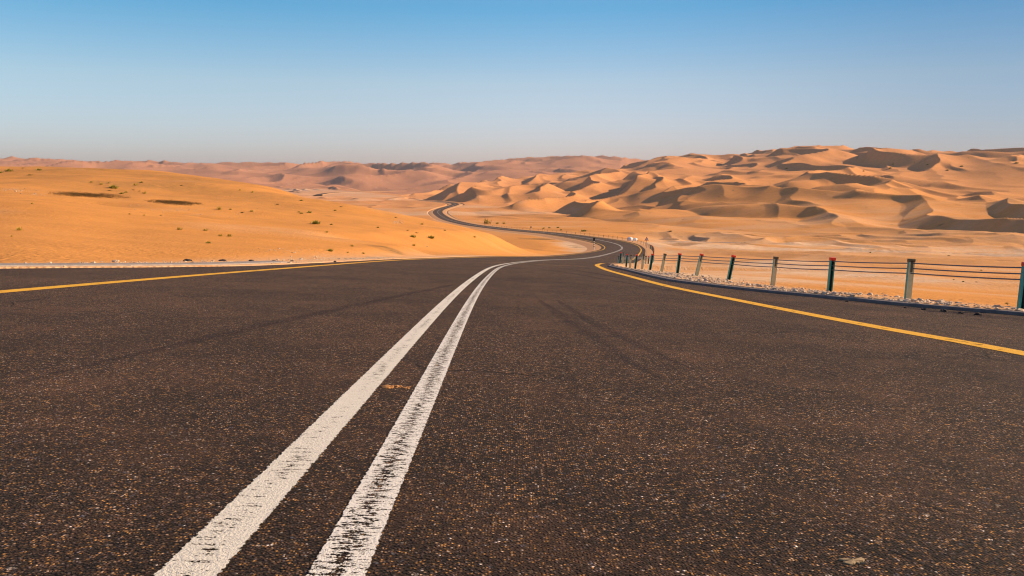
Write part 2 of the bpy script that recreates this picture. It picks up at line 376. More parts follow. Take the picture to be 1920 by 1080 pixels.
# polar grid, dense inside the view
th_in = np.arctan(np.linspace(-0.80, 0.80, 1650))
e0 = th_in[-1]
th_out = e0 + (math.pi - e0) * (np.linspace(0, 1, 60)[1:]) ** 1.3
TH = np.concatenate([-th_out[::-1], th_in, th_out[:-1]])
RR = np.concatenate([[0.8, 1.6, 2.6, 3.8, 5.2, 6.5], np.exp(np.linspace(math.log(7.5), math.log(220), 330, endpoint=False)), np.exp(np.linspace(math.log(220), math.log(2700), 640, endpoint=False)), np.exp(np.linspace(math.log(2700), math.log(14000), 170))])
THg, RRg = np.meshgrid(TH, RR, indexing='ij')
# inside the view use forward distance rather than radius, so rows stay level; blend to radius outside
cosw = np.cos(np.clip(THg, -math.radians(39), math.radians(39)))
Rg = RRg / cosw
Xg = Rg * np.sin(THg); Yg = Rg * np.cos(THg)
Zg, (m1, m2, tt1, tt2, Yeg, ug), Zenv = raw_height(Xg, Yg, THg)
# tie the skylines to the ridge heights
tin = np.abs(THg[:, 0]) < math.radians(40)
px_c = 960 + np.tan(np.clip(TH, -0.75, 0.75)) * F
for it in range(2):
    ratio = (Zg - CAM_H) / np.maximum(Yeg, 1)
    A = np.array(M1, float); B = np.array(S2, float)
    k1 = (tt1 > 0.35) & (Yeg < 2600); k2 = (tt2 > 0.2) & (Yeg > 2600)
    cur1 = np.where(k1, ratio, -9).max(1); cur2 = np.where(k2, ratio, -9).max(1)
    tgt1 = -np.tan(PITCH + np.arctan((np.interp(px_c, A[:, 0], A[:, 3]) - 540) / F))
    tgt2 = -np.tan(PITCH + np.arctan((np.interp(px_c, B[:, 0], B[:, 1]) - 540) / F))
    d1 = np.where(cur1 > -5, tgt1 - cur1, 0); d2 = np.where(cur2 > -5, tgt2 - cur2, 0)
    d1 = gsm(d1, 14); d2 = gsm(d2, 14)
    Zg = Zg + d1[:, None] * Yeg * sstep(.35, 1, tt1) * (Yeg < 3200) * (1 - sstep(2300, 3200, Yeg))
    Zg = Zg + d2[:, None] * Yeg * np.clip(tt2 / .5, 0, 1) * sstep(2300, 3200, Yeg)
Zg, (selc, oc, dc) = corridor(Xg, Yg, Zg)

def ground_z(x, y):
    """height of the finished terrain"""
    th = math.atan2(x, y); cw = math.cos(max(-math.radians(39), min(math.radians(39), th))); rr = math.hypot(x, y) * cw
    i = int(np.clip(np.searchsorted(TH, th) - 1, 0, len(TH) - 2)); j = int(np.clip(np.searchsorted(RR, rr) - 1, 0, len(RR) - 2))
    a = (th - TH[i]) / (TH[i + 1] - TH[i]); b = (rr - RR[j]) / (RR[j + 1] - RR[j]); b = min(max(b, 0), 1)
    return float((Zg[i, j] * (1 - a) + Zg[i + 1, j] * a) * (1 - b) + (Zg[i, j + 1] * (1 - a) + Zg[i + 1, j + 1] * a) * b)
def pick(px, py, ymin=8.0):
    """where the sight line through a photo pixel meets the terrain"""
    r = ray(px, py); th = math.atan(r.x); i = int(np.searchsorted(TH, th)) - 1
    Y = RR; zr = CAM_H + r.z * Y
    hit = np.nonzero((Zg[i] >= zr) & (Y > ymin))[0]
    if len(hit) == 0: return None
    j = hit[0]
    a0 = Zg[i, j - 1] - zr[j - 1]; a1 = Zg[i, j] - zr[j]
    t = a0 / (a0 - a1) if a0 != a1 else 0; t = min(max(t, 0), 1)
    y = RR[j - 1] + (RR[j] - RR[j - 1]) * t
    return r.x * y, y, ground_z(r.x * y, y)

# ------------------------------------------------------------------ materials
def new_mat(name):
    m = bpy.data.materials.new(name); m.use_nodes = True; n = m.node_tree.nodes; n.clear()
    out = n.new('ShaderNodeOutputMaterial'); b = n.new('ShaderNodeBsdfPrincipled'); m.node_tree.links.new(b.outputs[0], out.inputs[0])
    b.inputs['Specular IOR Level'].default_value = 0.3
    return m, n, m.node_tree.links, b, out
def N(n, t, **kw):
    x = n.new(t)
    for k, v in kw.items():
        if hasattr(x, k): setattr(x, k, v)
        else: x.inputs[k.replace('_', ' ')].default_value = v
    return x
def crm(n, stops, interp='LINEAR'):
    r = n.new('ShaderNodeValToRGB'); r.color_ramp.interpolation = interp; e = r.color_ramp.elements
    while len(e) > 1: e.remove(e[-1])
    for i, (p, c) in enumerate(stops):
        q = e[0] if i == 0 else e.new(p); q.position = p
        q.color = (*c, 1) if len(c) == 3 else c
    return r
def g(v): return (v, v, v)
def mixc(n, l, fac, a, b, mode='MIX'):
    m = n.new('ShaderNodeMix'); m.data_type = 'RGBA'; m.blend_type = mode
    for k, v in ((0, fac), (6, a), (7, b)):
        if hasattr(v, 'is_linked') or hasattr(v, 'links'): l.new(v, m.inputs[k])
        else: m.inputs[k].default_value = v if k == 0 else (*v, 1)
    return m.outputs[2]
def mathn(n, l, op, a, b=None, clamp=False):
    m = n.new('ShaderNodeMath'); m.operation = op; m.use_clamp = clamp
    for k, v in ((0, a), (1, b)):
        if v is None: continue
        if hasattr(v, 'links'): l.new(v, m.inputs[k])
        else: m.inputs[k].default_value = v
    return m.outputs[0]
def noise(n, l, vec, scale, detail=3, rough=.5, dist=0):
    x = n.new('ShaderNodeTexNoise'); x.inputs['Scale'].default_value = scale; x.inputs['Detail'].default_value = detail
    x.inputs['Roughness'].default_value = rough; x.inputs['Distortion'].default_value = dist
    l.new(vec, x.inputs['Vector']); return x.outputs['Fac']
def mapping(n, l, vec, scale=(1, 1, 1), rot=(0, 0, 0)):
    m = n.new('ShaderNodeMapping'); m.inputs['Scale'].default_value = scale; m.inputs['Rotation'].default_value = rot
    l.new(vec, m.inputs['Vector']); return m.outputs[0]
def bump(n, l, h, strength, dist, norm=None):
    b = n.new('ShaderNodeBump'); b.inputs['Strength'].default_value = strength; b.inputs['Distance'].default_value = dist
    l.new(h, b.inputs['Height'])
    if norm is not None: l.new(norm, b.inputs['Normal'])
    return b.outputs[0]

# sand
sand, n, l, b, out = new_mat('sand')
b.inputs['Roughness'].default_value = 0.95; b.inputs['Specular IOR Level'].default_value = 0.05
oc_ = n.new('ShaderNodeTexCoord').outputs['Object']
att = n.new('ShaderNodeAttribute'); att.attribute_name = 'ground'      # r pale, g dark scrub and painted slope shade, b far/reddish
sp = n.new('ShaderNodeSeparateColor'); l.new(att.outputs['Color'], sp.inputs[0])
n1 = noise(n, l, oc_, 0.035, 4, .55); n2 = noise(n, l, mapping(n, l, oc_, (.5, 1, 1)), 0.35, 5, .6); n3 = noise(n, l, oc_, 9, 4, .7)
base = mixc(n, l, n1, (0.585, 0.245, 0.056), (0.65, 0.29, 0.080))
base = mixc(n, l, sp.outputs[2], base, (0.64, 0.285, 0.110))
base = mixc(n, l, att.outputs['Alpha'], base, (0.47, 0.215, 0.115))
v2 = crm(n, [(0.3, g(0.90)), (0.7, g(1.06))]); l.new(n2, v2.inputs[0]); base = mixc(n, l, 1.0, base, v2.outputs[0], 'MULTIPLY')
v3 = crm(n, [(0.25, g(0.90)), (0.75, g(1.08))]); l.new(n3, v3.inputs[0]); base = mixc(n, l, 1.0, base, v3.outputs[0], 'MULTIPLY')
pn = noise(n, l, oc_, 0.9, 6, .7); pr = crm(n, [(0.38, g(0)), (0.62, g(1))]); l.new(pn, pr.inputs[0])
pf = mathn(n, l, 'MULTIPLY', sp.outputs[0], mathn(n, l, 'ADD', mathn(n, l, 'MULTIPLY', pr.outputs[0], .6), .5), True)
base = mixc(n, l, pf, base, (0.66, 0.46, 0.29))
dn = noise(n, l, oc_, 1.3, 5, .75); dr = crm(n, [(0.35, g(0)), (0.6, g(1))]); l.new(dn, dr.inputs[0])
df = mathn(n, l, 'MULTIPLY', sp.outputs[1], mathn(n, l, 'ADD', dr.outputs[0], .25), True)
base = mixc(n, l, df, base, (0.20, 0.125, 0.045))
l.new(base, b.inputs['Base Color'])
rn1 = noise(n, l, mapping(n, l, oc_, (7.5, 2.0, 1), (0, 0, .25)), 1.0, 2, .5, .8); rn2 = noise(n, l, oc_, .16, 3)
rm = crm(n, [(.35, g(.15)), (.65, g(1))]); l.new(rn2, rm.inputs[0])
rip = mathn(n, l, 'ADD', mathn(n, l, 'MULTIPLY', mathn(n, l, 'MULTIPLY', rn1, rm.outputs[0]), 1.3), mathn(n, l, 'MULTIPLY', n3, .5))
b1 = bump(n, l, rip, 1.0, 0.045); b2_ = bump(n, l, n2, 0.5, 0.25, b1)
l.new(b2_, b.inputs['Normal'])

# asphalt
def asphalt_nodes(n, l, oc, tint=1.0):
    vo = n.new('ShaderNodeTexVoronoi'); vo.inputs['Scale'].default_value = 150; l.new(oc, vo.inputs['Vector'])
    sc_ = n.new('ShaderNodeSeparateColor'); l.new(vo.outputs['Color'], sc_.inputs[0])
    st = crm(n, [(0, (.011, .008, .006)), (.38, (.055, .031, .020)), (.60, (.135, .075, .040)), (.79, (.42, .225, .066)), (.89, (.15, .12, .11)), (.96, (.54, .37, .22)), (.990, (.78, .70, .60))], 'CONSTANT')
    l.new(sc_.outputs[0], st.inputs[0])
    vo2 = n.new('ShaderNodeTexVoronoi'); vo2.inputs['Scale'].default_value = 62; l.new(oc, vo2.inputs['Vector'])
    sc2 = n.new('ShaderNodeSeparateColor'); l.new(vo2.outputs['Color'], sc2.inputs[0])
    big = crm(n, [(0, g(0)), (.965, g(0)), (.966, g(1))], 'CONSTANT'); l.new(sc2.outputs[1], big.inputs[0])
    bc = crm(n, [(0, (.30, .22, .14)), (.4, (.11, .12, .15)), (.7, (.42, .38, .32)), (.9, (.22, .11, .035))], 'CONSTANT'); l.new(sc2.outputs[2], bc.inputs[0])
    din = crm(n, [(0, g(1)), (.42, g(1)), (.5, g(0))]); l.new(vo2.outputs['Distance'], din.inputs[0])
    bf = mathn(n, l, 'MULTIPLY', big.outputs[0], din.outputs[0])
    c = mixc(n, l, bf, st.outputs[0], bc.outputs[0])
    e = crm(n, [(0.12, g(1.12)), (.55, g(.24))]); l.new(vo.outputs['Distance'], e.inputs[0]); c = mixc(n, l, 1.0, c, e.outputs[0], 'MULTIPLY')  # shade in the gaps between stones, painted into the colour
    L1 = noise(n, l, oc, .35, 4, .6); r1 = crm(n, [(.32, g(.62)), (.68, g(1.25))]); l.new(L1, r1.inputs[0]); c = mixc(n, l, 1.0, c, r1.outputs[0], 'MULTIPLY')
    L2 = noise(n, l, mapping(n, l, oc, (1, .3, 1)), 3.2, 5, .65); r2 = crm(n, [(.3, g(.76)), (.7, g(1.22))]); l.new(L2, r2.inputs[0]); c = mixc(n, l, 1.0, c, r2.outputs[0], 'MULTIPLY')
    # clumps of coarser stone that still read from farther off
    L4 = noise(n, l, oc, 26, 3, .75); r4 = crm(n, [(.36, g(.60)), (.5, g(.95)), (.66, g(1.55))]); l.new(L4, r4.inputs[0]); c = mixc(n, l, 1.0, c, r4.outputs[0], 'MULTIPLY')
    L5 = noise(n, l, oc, 8, 4, .7); r5 = crm(n, [(.34, g(.80)), (.66, g(1.22))]); l.new(L5, r5.inputs[0]); c = mixc(n, l, 1.0, c, r5.outputs[0], 'MULTIPLY')
    L6 = noise(n, l, mapping(n, l, oc, (1, .7, 1)), 75, 2, .6); r6 = crm(n, [(.36, g(.16)), (.46, g(1))]); l.new(L6, r6.inputs[0]); c = mixc(n, l, 1.0, c, r6.outputs[0], 'MULTIPLY')  # black voids: their shade is painted, no real holes
    # dust drifted over the tar
    L3 = noise(n, l, oc, 1.1, 6, .7); r3 = crm(n, [(.48, g(0)), (.75, g(.25))]); l.new(L3, r3.inputs[0]); c = mixc(n, l, r3.outputs[0], c, (.16, .085, .045))
    c = mixc(n, l, 1.0, c, (1.20, 1.06, 1.0), 'MULTIPLY')
    return c, vo
asph, n, l, b, out = new_mat('asphalt'); oc = n.new('ShaderNodeTexCoord').outputs['Object']
c, vo = asphalt_nodes(n, l, oc)
# a hairline crack network, very sparse
cv = n.new('ShaderNodeTexVoronoi'); cv.feature = 'DISTANCE_TO_EDGE'; cv.inputs['Scale'].default_value = .42
wa = n.new('ShaderNodeTexNoise'); wa.inputs['Scale'].default_value = 2.5; wa.inputs['Detail'].default_value = 6; l.new(oc, wa.inputs['Vector'])
vm = n.new('ShaderNodeVectorMath'); vm.operation = 'MULTIPLY_ADD'; l.new(wa.outputs['Color'], vm.inputs[0]); vm.inputs[1].default_value = (.5, .5, .5); l.new(oc, vm.inputs[2])
l.new(vm.outputs[0], cv.inputs['Vector'])
cr = crm(n, [(0, g(1)), (.0035, g(1)), (.007, g(0))]); l.new(cv.outputs['Distance'], cr.inputs[0])
cm = noise(n, l, oc, .5, 2); cmr = crm(n, [(.52, g(0)), (.62, g(1))]); l.new(cm, cmr.inputs[0])
cf = mathn(n, l, 'MULTIPLY', cr.outputs[0], cmr.outputs[0])
c = mixc(n, l, mathn(n, l, 'MULTIPLY', cf, .75), c, (.006, .005, .004))
l.new(c, b.inputs['Base Color']); b.inputs['Sheen Weight'].default_value = .035; b.inputs['Sheen Roughness'].default_value = .6; b.inputs['Sheen Tint'].default_value = (1, .72, .5, 1); b.inputs['Roughness'].default_value = .85; b.inputs['Specular IOR Level'].default_value = .12
nz = noise(n, l, oc, 45, 3, .7)
h = mathn(n, l, 'SUBTRACT', mathn(n, l, 'MULTIPLY', nz, .9), mathn(n, l, 'MULTIPLY', vo.outputs['Distance'], 1.0))
h = mathn(n, l, 'SUBTRACT', h, mathn(n, l, 'MULTIPLY', cf, 3.0))
l.new(bump(n, l, h, .8, .0048), b.inputs['Normal'])

# road paint with worn patches: u across the line (0..1), v metres along
def paint(name, col, wear, streak, edge=0.06, ygain=.35):
    m, n, l, b, out = new_mat(name)
    tcn = n.new('ShaderNodeTexCoord'); uv = tcn.outputs['UV']; oc = tcn.outputs['Object']
    b.inputs['Roughness'].default_value = .7; b.inputs['Specular IOR Level'].default_value = .25
    L = noise(n, l, oc, 30, 4, .7); r = crm(n, [(.3, tuple(x * .86 for x in col)), (.7, col)]); l.new(L, r.inputs[0])
    l.new(r.outputs[0], b.inputs['Base Color'])
    s1 = noise(n, l, mapping(n, l, uv, (streak[0], streak[1], 1)), 1.0, 5, .72)
    s2 = noise(n, l, oc, 170, 2, .6)
    mx = mathn(n, l, 'ADD', mathn(n, l, 'MULTIPLY', s1, .72), mathn(n, l, 'MULTIPLY', s2, .28))
    lowf = noise(n, l, mapping(n, l, uv, (1.2, 1.6, 1)), 1.0, 3, .5)
    sx = n.new('ShaderNodeSeparateXYZ'); l.new(uv, sx.inputs[0])
    cen = mathn(n, l, 'ABSOLUTE', mathn(n, l, 'SUBTRACT', sx.outputs[0], .5))     # 0 centre .. .5 edge
    body = mathn(n, l, 'ADD', mx, mathn(n, l, 'MULTIPLY', mathn(n, l, 'SUBTRACT', lowf, .5), ygain))
    body = mathn(n, l, 'ADD', body, mathn(n, l, 'MULTIPLY', cen, wear[1]))
    k = crm(n, [(0, g(0)), (wear[0] - .012, g(0)), (wear[0] + .012, g(1))]); l.new(body, k.inputs[0])
    en = noise(n, l, oc, 60, 3, .7)
    ee = mathn(n, l, 'ADD', cen, mathn(n, l, 'MULTIPLY', mathn(n, l, 'SUBTRACT', en, .5), edge * 2.2))
    ke = crm(n, [(.5 - edge - .01, g(1)), (.5 - edge + .01, g(0))]); l.new(ee, ke.inputs[0])
    f = mathn(n, l, 'MULTIPLY', k.outputs[0], ke.outputs[0])
    tr = n.new('ShaderNodeBsdfTransparent'); ms = n.new('ShaderNodeMixShader')
    l.new(f, ms.inputs[0]); l.new(tr.outputs[0], ms.inputs[1]); l.new(b.outputs[0], ms.inputs[2]); l.new(ms.outputs[0], out.inputs[0])
    gr_ = noise(n, l, oc, 130, 3, .7)
    l.new(bump(n, l, mathn(n, l, 'ADD', mathn(n, l, 'MULTIPLY', gr_, 1.2), mx), .8, .004), b.inputs['Normal'])
    return m
white_good = paint('white_paint', (.70, .645, .535), (.437, .16), (2.6, 70), .085, .30)
white_worn = paint('worn_white_paint', (.76, .71, .62), (.515, .20), (3.5, 75), .06, .10)
yellow = paint('yellow_paint', (.78, .40, .016), (.42, .2), (2, 12), .05)
yellow_faded = paint('faded_yellow_paint', (.50, .27, .05), (.53, .1), (2, 3), .08)

def stain(name, col, amt, scale=(3, .6)):
    m, n, l, b, out = new_mat(name); tcn = n.new('ShaderNodeTexCoord'); uv = tcn.outputs['UV']; oc = tcn.outputs['Object']
    b.inputs['Base Color'].default_value = (*col, 1); b.inputs['Roughness'].default_value = .8
    s = noise(n, l, mapping(n, l, uv, (scale[0], scale[1], 1)), 1, 5, .7); s2 = noise(n, l, oc, 120, 2, .6)
    sx = n.new('ShaderNodeSeparateXYZ'); l.new(uv, sx.inputs[0]); cen = mathn(n, l, 'ABSOLUTE', mathn(n, l, 'SUBTRACT', sx.outputs[0], .5))
    v = mathn(n, l, 'SUBTRACT', mathn(n, l, 'ADD', mathn(n, l, 'MULTIPLY', s, .6), mathn(n, l, 'MULTIPLY', s2, .5)), mathn(n, l, 'MULTIPLY', mathn(n, l, 'POWER', cen, 1.5), 1.2))
    k = crm(n, [(.28, g(0)), (.56, g(amt))]); l.new(v, k.inputs[0])
    tr = n.new('ShaderNodeBsdfTransparent'); ms = n.new('ShaderNodeMixShader')
    l.new(k.outputs[0], ms.inputs[0]); l.new(tr.outputs[0], ms.inputs[1]); l.new(b.outputs[0], ms.inputs[2]); l.new(ms.outputs[0], out.inputs[0])
    return m
streak_dark = stain('tyre_and_streak_dark', (.026, .020, .018), .25)
sanddust = stain('blown_sand', (.50, .24, .09), .8, (3, 3))

def simple(name, c1, c2, scale=6, rough=.8, bmp=.3, bd=.01, spec=.3, metal=0):
    m, n, l, b, out = new_mat(name); oc = n.new('ShaderNodeTexCoord').outputs['Object']
    f = noise(n, l, oc, scale, 5, .65); r = crm(n, [(.3, c1), (.7, c2)]); l.new(f, r.inputs[0]); l.new(r.outputs[0], b.inputs['Base Color'])
    b.inputs['Roughness'].default_value = rough; b.inputs['Specular IOR Level'].default_value = spec; b.inputs['Metallic'].default_value = metal
    if bmp: l.new(bump(n, l, f, bmp, bd), b.inputs['Normal'])
    return m
pale_sand = simple('pale_sand', (.52, .27, .12), (.62, .34, .165), 1.2, .95, .5, .05, .05)
concrete = simple('concrete', (.20, .17, .15), (.32, .27, .23), 5, .9, .5, .01)
kerbm = simple('kerb_concrete', (.13, .105, .09), (.24, .19, .165), 7, .85, .4, .01)
post_pale = simple('pale_green_post', (.46, .50, .29), (.58, .61, .37), 14, .6, .15, .004)
post_teal = simple('teal_post', (.03, .27, .22), (.05, .37, .30), 14, .5, .15, .004)
post_shade = simple('post_inside_shade', (.015, .03, .03), (.03, .05, .045), 14, .6, .1, .004)  # shade inside the open channel, put into the colour
cap_red = simple('red_cap', (.75, .05, .02), (.85, .08, .03), 20, .45, .1, .003)
cap_olive = simple('olive_cap', (.10, .09, .045), (.15, .13, .07), 20, .6, .1, .003)
cable_m = simple('galvanised_cable', (.10, .10, .11), (.18, .17, .17), 120, .5, .6, .003, .5, .6)
rock_w = simple('pale_stone', (.38, .24, .13), (.70, .54, .37), 9, .9, .6, .01)
rock_d = simple('dark_stone', (.03, .022, .018), (.07, .05, .038), 12, .9, .6, .01)
bush_g = simple('green_shrub', (.22, .20, .022), (.44, .37, .055), 9, .8, 0)
bush_y = simple('yellow_shrub', (.36, .25, .03), (.52, .38, .06), 9, .8, 0)
bush_d = simple('dry_scrub', (.15, .115, .03), (.30, .23, .07), 9, .8, 0)
white_paint_m = simple('white_coating', (.72, .70, .67), (.82, .80, .77), 3, .4, .05, .005, .5)
black_m = simple('black_coating', (.012, .012, .012), (.025, .024, .022), 8, .5, .05, .004)
red_m = simple('red_sign_film', (.35, .03, .02), (.42, .05, .03), 8, .5, .05, .004)
steel = simple('grey_steel', (.22, .22, .22), (.34, .33, .32), 10, .5, .1, .004, .5, .4)

# ------------------------------------------------------------------ terrain mesh
nt, nr = len(TH), len(RR)
V = np.empty((nt * nr + 1, 3), np.float32)
V[:-1, 0] = Xg.ravel(); V[:-1, 1] = Yg.ravel(); V[:-1, 2] = Zg.ravel(); V[-1] = (0, 0, planez(0, 0) - .15)
ii = np.arange(nt)[:, None]; jj = np.arange(nr - 1)[None, :]; i2 = (ii + 1) % nt
Fq = np.stack([ii * nr + jj, ii * nr + jj + 1, i2 * nr + jj + 1, i2 * nr + jj], -1).reshape(-1, 4)
Ft = np.stack([np.full(nt, nt * nr), np.arange(nt) * nr, ((np.arange(nt) + 1) % nt) * nr], -1)
me = bpy.data.meshes.new('desert_ground')
me.vertices.add(len(V)); me.vertices.foreach_set('co', V.ravel())
loops = np.concatenate([Fq[:, ::-1].ravel(), Ft[:, ::-1].ravel()]).astype(np.int32)
me.loops.add(len(loops)); me.loops.foreach_set('vertex_index', loops)
starts = np.concatenate([np.arange(len(Fq)) * 4, len(Fq) * 4 + np.arange(len(Ft)) * 3]).astype(np.int32)
tot = np.concatenate([np.full(len(Fq), 4), np.full(len(Ft), 3)]).astype(np.int32)
me.polygons.add(len(starts)); me.polygons.foreach_set('loop_start', starts); me.polygons.foreach_set('loop_total', tot)
me.polygons.foreach_set('use_smooth', np.ones(len(starts), bool))
me.update(calc_edges=True); me.validate()
# ground cover attribute, also carrying painted light and shade
Gc = np.zeros((nt, nr, 4), np.float32); Gc[..., 3] = 1
pxg = 960 + ug * F
pale = np.zeros((nt, nr))
fd = np.zeros(nt * nr) + 999; fd[selc] = dc; fd = fd.reshape(nt, nr)
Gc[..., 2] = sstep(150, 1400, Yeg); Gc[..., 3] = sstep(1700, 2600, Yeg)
# the salt pan inside the bend, road shoulders and the valley floor
nz1 = fbm(Xg / 9, Yg / 9, 4, 101); nz2 = fbm(Xg / 26, Yg / 26, 3, 103)
pan = np.clip(1.5 * np.exp(-(((pxg - 1085) / 52) ** 2 + ((Yeg - 205) / 48) ** 2)) + .9 * nz2 - .35, 0, 1)
pale += pan
Gc[..., 1] += np.clip(np.exp(-(((pxg - 1080) / 30) ** 2 + ((Yeg - 195) / 22) ** 2)) * 1.6 + 2.2 * nz1 - 1.15, 0, .9)
Gc[..., 1] += np.clip(np.exp(-(((pxg - 1000) / 38) ** 2 + ((Yeg - 262) / 10) ** 2)) * 2 + 1.2 * nz1 - .8, 0, .9) * (pxg < 1060)
yt = np.interp(pxg, [1190, 1330, 1440, 1640, 1760, 1920, 2400], [215, 212, 204, 190, 180, 170, 150])
pale += (np.exp(-((Yeg - yt) / 5.0) ** 2) * 1.0 + np.exp(-((Yeg - yt - 3) / 16.0) ** 2) * .45) * sstep(1195, 1240, pxg) * (.75 + .9 * nz1)
pale += .22 * sstep(1180, 1250, pxg) * sstep(20, 40, Yeg) * (1 - sstep(300, 500, Yeg))  # lifts the plain's colour in place of stronger sunlight
pale += sstep(1180, 1250, pxg) * sstep(16, 24, Yeg) * (1 - sstep(36, 80, Yeg)) * np.clip(.42 + 1.3 * nz1 - .0006 * (pxg - 1250), 0, 1)
pale += sstep(1150, 1260, pxg) * sstep(90, 200, Yeg) * (1 - sstep(500, 700, Yeg)) * np.clip(.45 + 1.3 * fbm(Xg / 80, Yg / 24, 3, 107), 0, .8)
up = sstep(66, 105, Yeg) * (1 - sstep(200, 260, Yeg)) * (1 - sstep(700, 860, pxg))
Gc[..., 1] += up * np.clip(.20 + .5 * fbm(Xg / 14, Yg / 14, 4, 109), 0, .5)  # upper dune darkened: shade of the slope turned from the sun, as colour
for hx, hy, ax, ay in ((-35.2, 66.0, 4.0, 2.0), (-24.6, 58.0, 2.5, 1.5)):
    Gc[..., 1] += np.clip(1.2 * np.exp(-((Xg - hx) / ax) ** 2 - ((Yg - hy) / ay) ** 2) + .8 * nz1 - .45, 0, .7)
Gc[..., 1] = np.clip(Gc[..., 1], 0, 1)
pale += (1 - sstep(1.0, 7.0, fd)) * .8 * sstep(60, 140, Yeg) * (Yeg < 1200)
pale += (1 - sstep(.2, 3.2, fd)) * .65 * (1 - sstep(60, 90, Yeg))
flr = np.clip(fbm(Xg / 260, Yg / 60 / 2, 3, 91) * 2.2 + .05, 0, 1) * sstep(250, 500, Yeg) * (1 - np.clip(tt1 * 6, 0, 1)) * (1 - np.clip(tt2 * 8, 0, 1))
pale += flr * .7 + .35 * sstep(1200, 1700, Yeg) * (1 - np.clip(tt2 * 8, 0, 1)) * (1 - np.clip(tt1 * 6, 0, 1))
Gc[..., 0] = np.clip(pale, 0, 1) * (1 - .65 * sstep(240, 330, Yeg) * sstep(1000, 1250, pxg))
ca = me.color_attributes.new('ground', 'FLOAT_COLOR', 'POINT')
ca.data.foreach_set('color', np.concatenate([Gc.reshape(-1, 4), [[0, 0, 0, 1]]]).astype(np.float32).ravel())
me.materials.append(sand)
ground = bpy.data.objects.new('desert_ground', me); COL.objects.link(ground); kind(ground)

# ------------------------------------------------------------------ road
def strip(name, idx, offs_list, mat, dz=0.0, uvmap=True, kindv='structure', parent=None):
    """ribbon following the road; offs_list: list of arrays (offset per idx)"""
    idx = np.asarray(idx, float); m = len(offs_list); vs = []
    for k in range(m):
        x, y, z = road_pt(idx, np.asarray(offs_list[k], float) + 0 * idx, dz if not isinstance(dz, list) else dz[k])
        vs.append(np.stack([x, y, z], 1))
    vs = np.stack(vs, 1)                                   # (n, m, 3)
    nn = len(idx); verts = vs.reshape(-1, 3)
    faces = [(i * m + k, i * m + k + 1, (i + 1) * m + k + 1, (i + 1) * m + k) for i in range(nn - 1) for k in range(m - 1)]
    faces = [f[::-1] if True else f for f in faces]
    o = mesh_obj(name, verts, faces, mat, parent)
    uvl = o.data.uv_layers.new(name='UVMap')
    uu = np.tile(np.linspace(0, 1, m), nn); vv = np.repeat(idx, m)
    li = np.array([lp.vertex_index for lp in o.data.loops])
    uvl.data.foreach_set('uv', np.stack([uu[li], vv[li]], 1).ravel())
    # make faces look up
    if o.data.polygons[0].normal.z < 0: o.data.flip_normals()
    if kindv: kind(o, kindv)
    return o
IDX = np.concatenate([np.arange(2, 90, .5), np.arange(90, NC - 2, 1.0)])
lerp_at = lambda a, idx: np.interp(idx, np.arange(NC), a)
el_, er_ = lerp_at(OL, IDX), lerp_at(OR, IDX)
jit = 0.05 * perlin(IDX * .9, IDX * 0 + 3, 5) + .03 * perlin(IDX * 2.3, IDX * 0 + 7, 5)
strip('road', IDX, [-(el_ + jit) * (1 - t) + er_ * t for t in np.linspace(0, 1, 13)], asph, 0.0)
FINE = np.concatenate([np.arange(20, 80, .25), np.arange(80, NC - 3, 1.0)])
def line(name, off, wid, mat, a=0, bmax=1e9, dz=.003):
    idx = FINE[(FINE >= a) & (FINE <= bmax)]
    o = off(idx) if callable(off) else np.full(len(idx), off)
    wf = wid
    return strip(name, idx, [o - wf / 2, o + wf / 2], mat, dz)
line('centre_marking', -0.122, .130, white_good)
line('centre_marking', 0.138, .116, white_worn)
line('edge_marking', lambda i: -lerp_at(YL, i), .23, yellow, 0, 420)
i44, i60 = sidx(43), sidx(56)
line('edge_marking', lambda i: lerp_at(YR, i), .23, yellow, 0, i44)
line('edge_marking', lambda i: lerp_at(YR, i), .22, yellow_faded, i44, i60 + 22)
line('edge_marking', lambda i: lerp_at(YR, i), .22, yellow, i60 + 22, 420)
def plane_strip(name, pts, widths, mat, dz):
    """mark on the near road surface given as plan points"""
    P = np.array([(x, y, 0) for x, y in pts], float); P = resample(*P.T, 8); Wd = np.interp(np.linspace(0, 1, len(P)), np.linspace(0, 1, len(widths)), widths)
    t = np.gradient(P[:, :2], axis=0); t /= np.linalg.norm(t, axis=1)[:, None]; nn_ = np.stack([t[:, 1], -t[:, 0]], 1)
    vs = []
    for k, s in enumerate((-.5, .5)):
        q = P[:, :2] + nn_ * Wd[:, None] * s; vs.append(np.stack([q[:, 0], q[:, 1], planez(q[:, 0], q[:, 1]) + dz], 1))
    vs = np.stack(vs, 1); m = 2; nn2 = len(P)
    o = mesh_obj(name, vs.reshape(-1, 3), [(i * 2, (i + 1) * 2, (i + 1) * 2 + 1, i * 2 + 1) for i in range(nn2 - 1)], mat)
    uvl = o.data.uv_layers.new(name='UVMap'); ar = np.concatenate([[0], np.cumsum(np.linalg.norm(np.diff(P[:, :2], axis=0), axis=1))])
    li = np.array([lp.vertex_index for lp in o.data.loops]); uu = np.tile([0, 1], nn2); vv = np.repeat(ar, 2)
    uvl.data.foreach_set('uv', np.stack([uu[li], vv[li]], 1).ravel())
    if o.data.polygons[0].normal.z < 0: o.data.flip_normals()
    return kind(o)
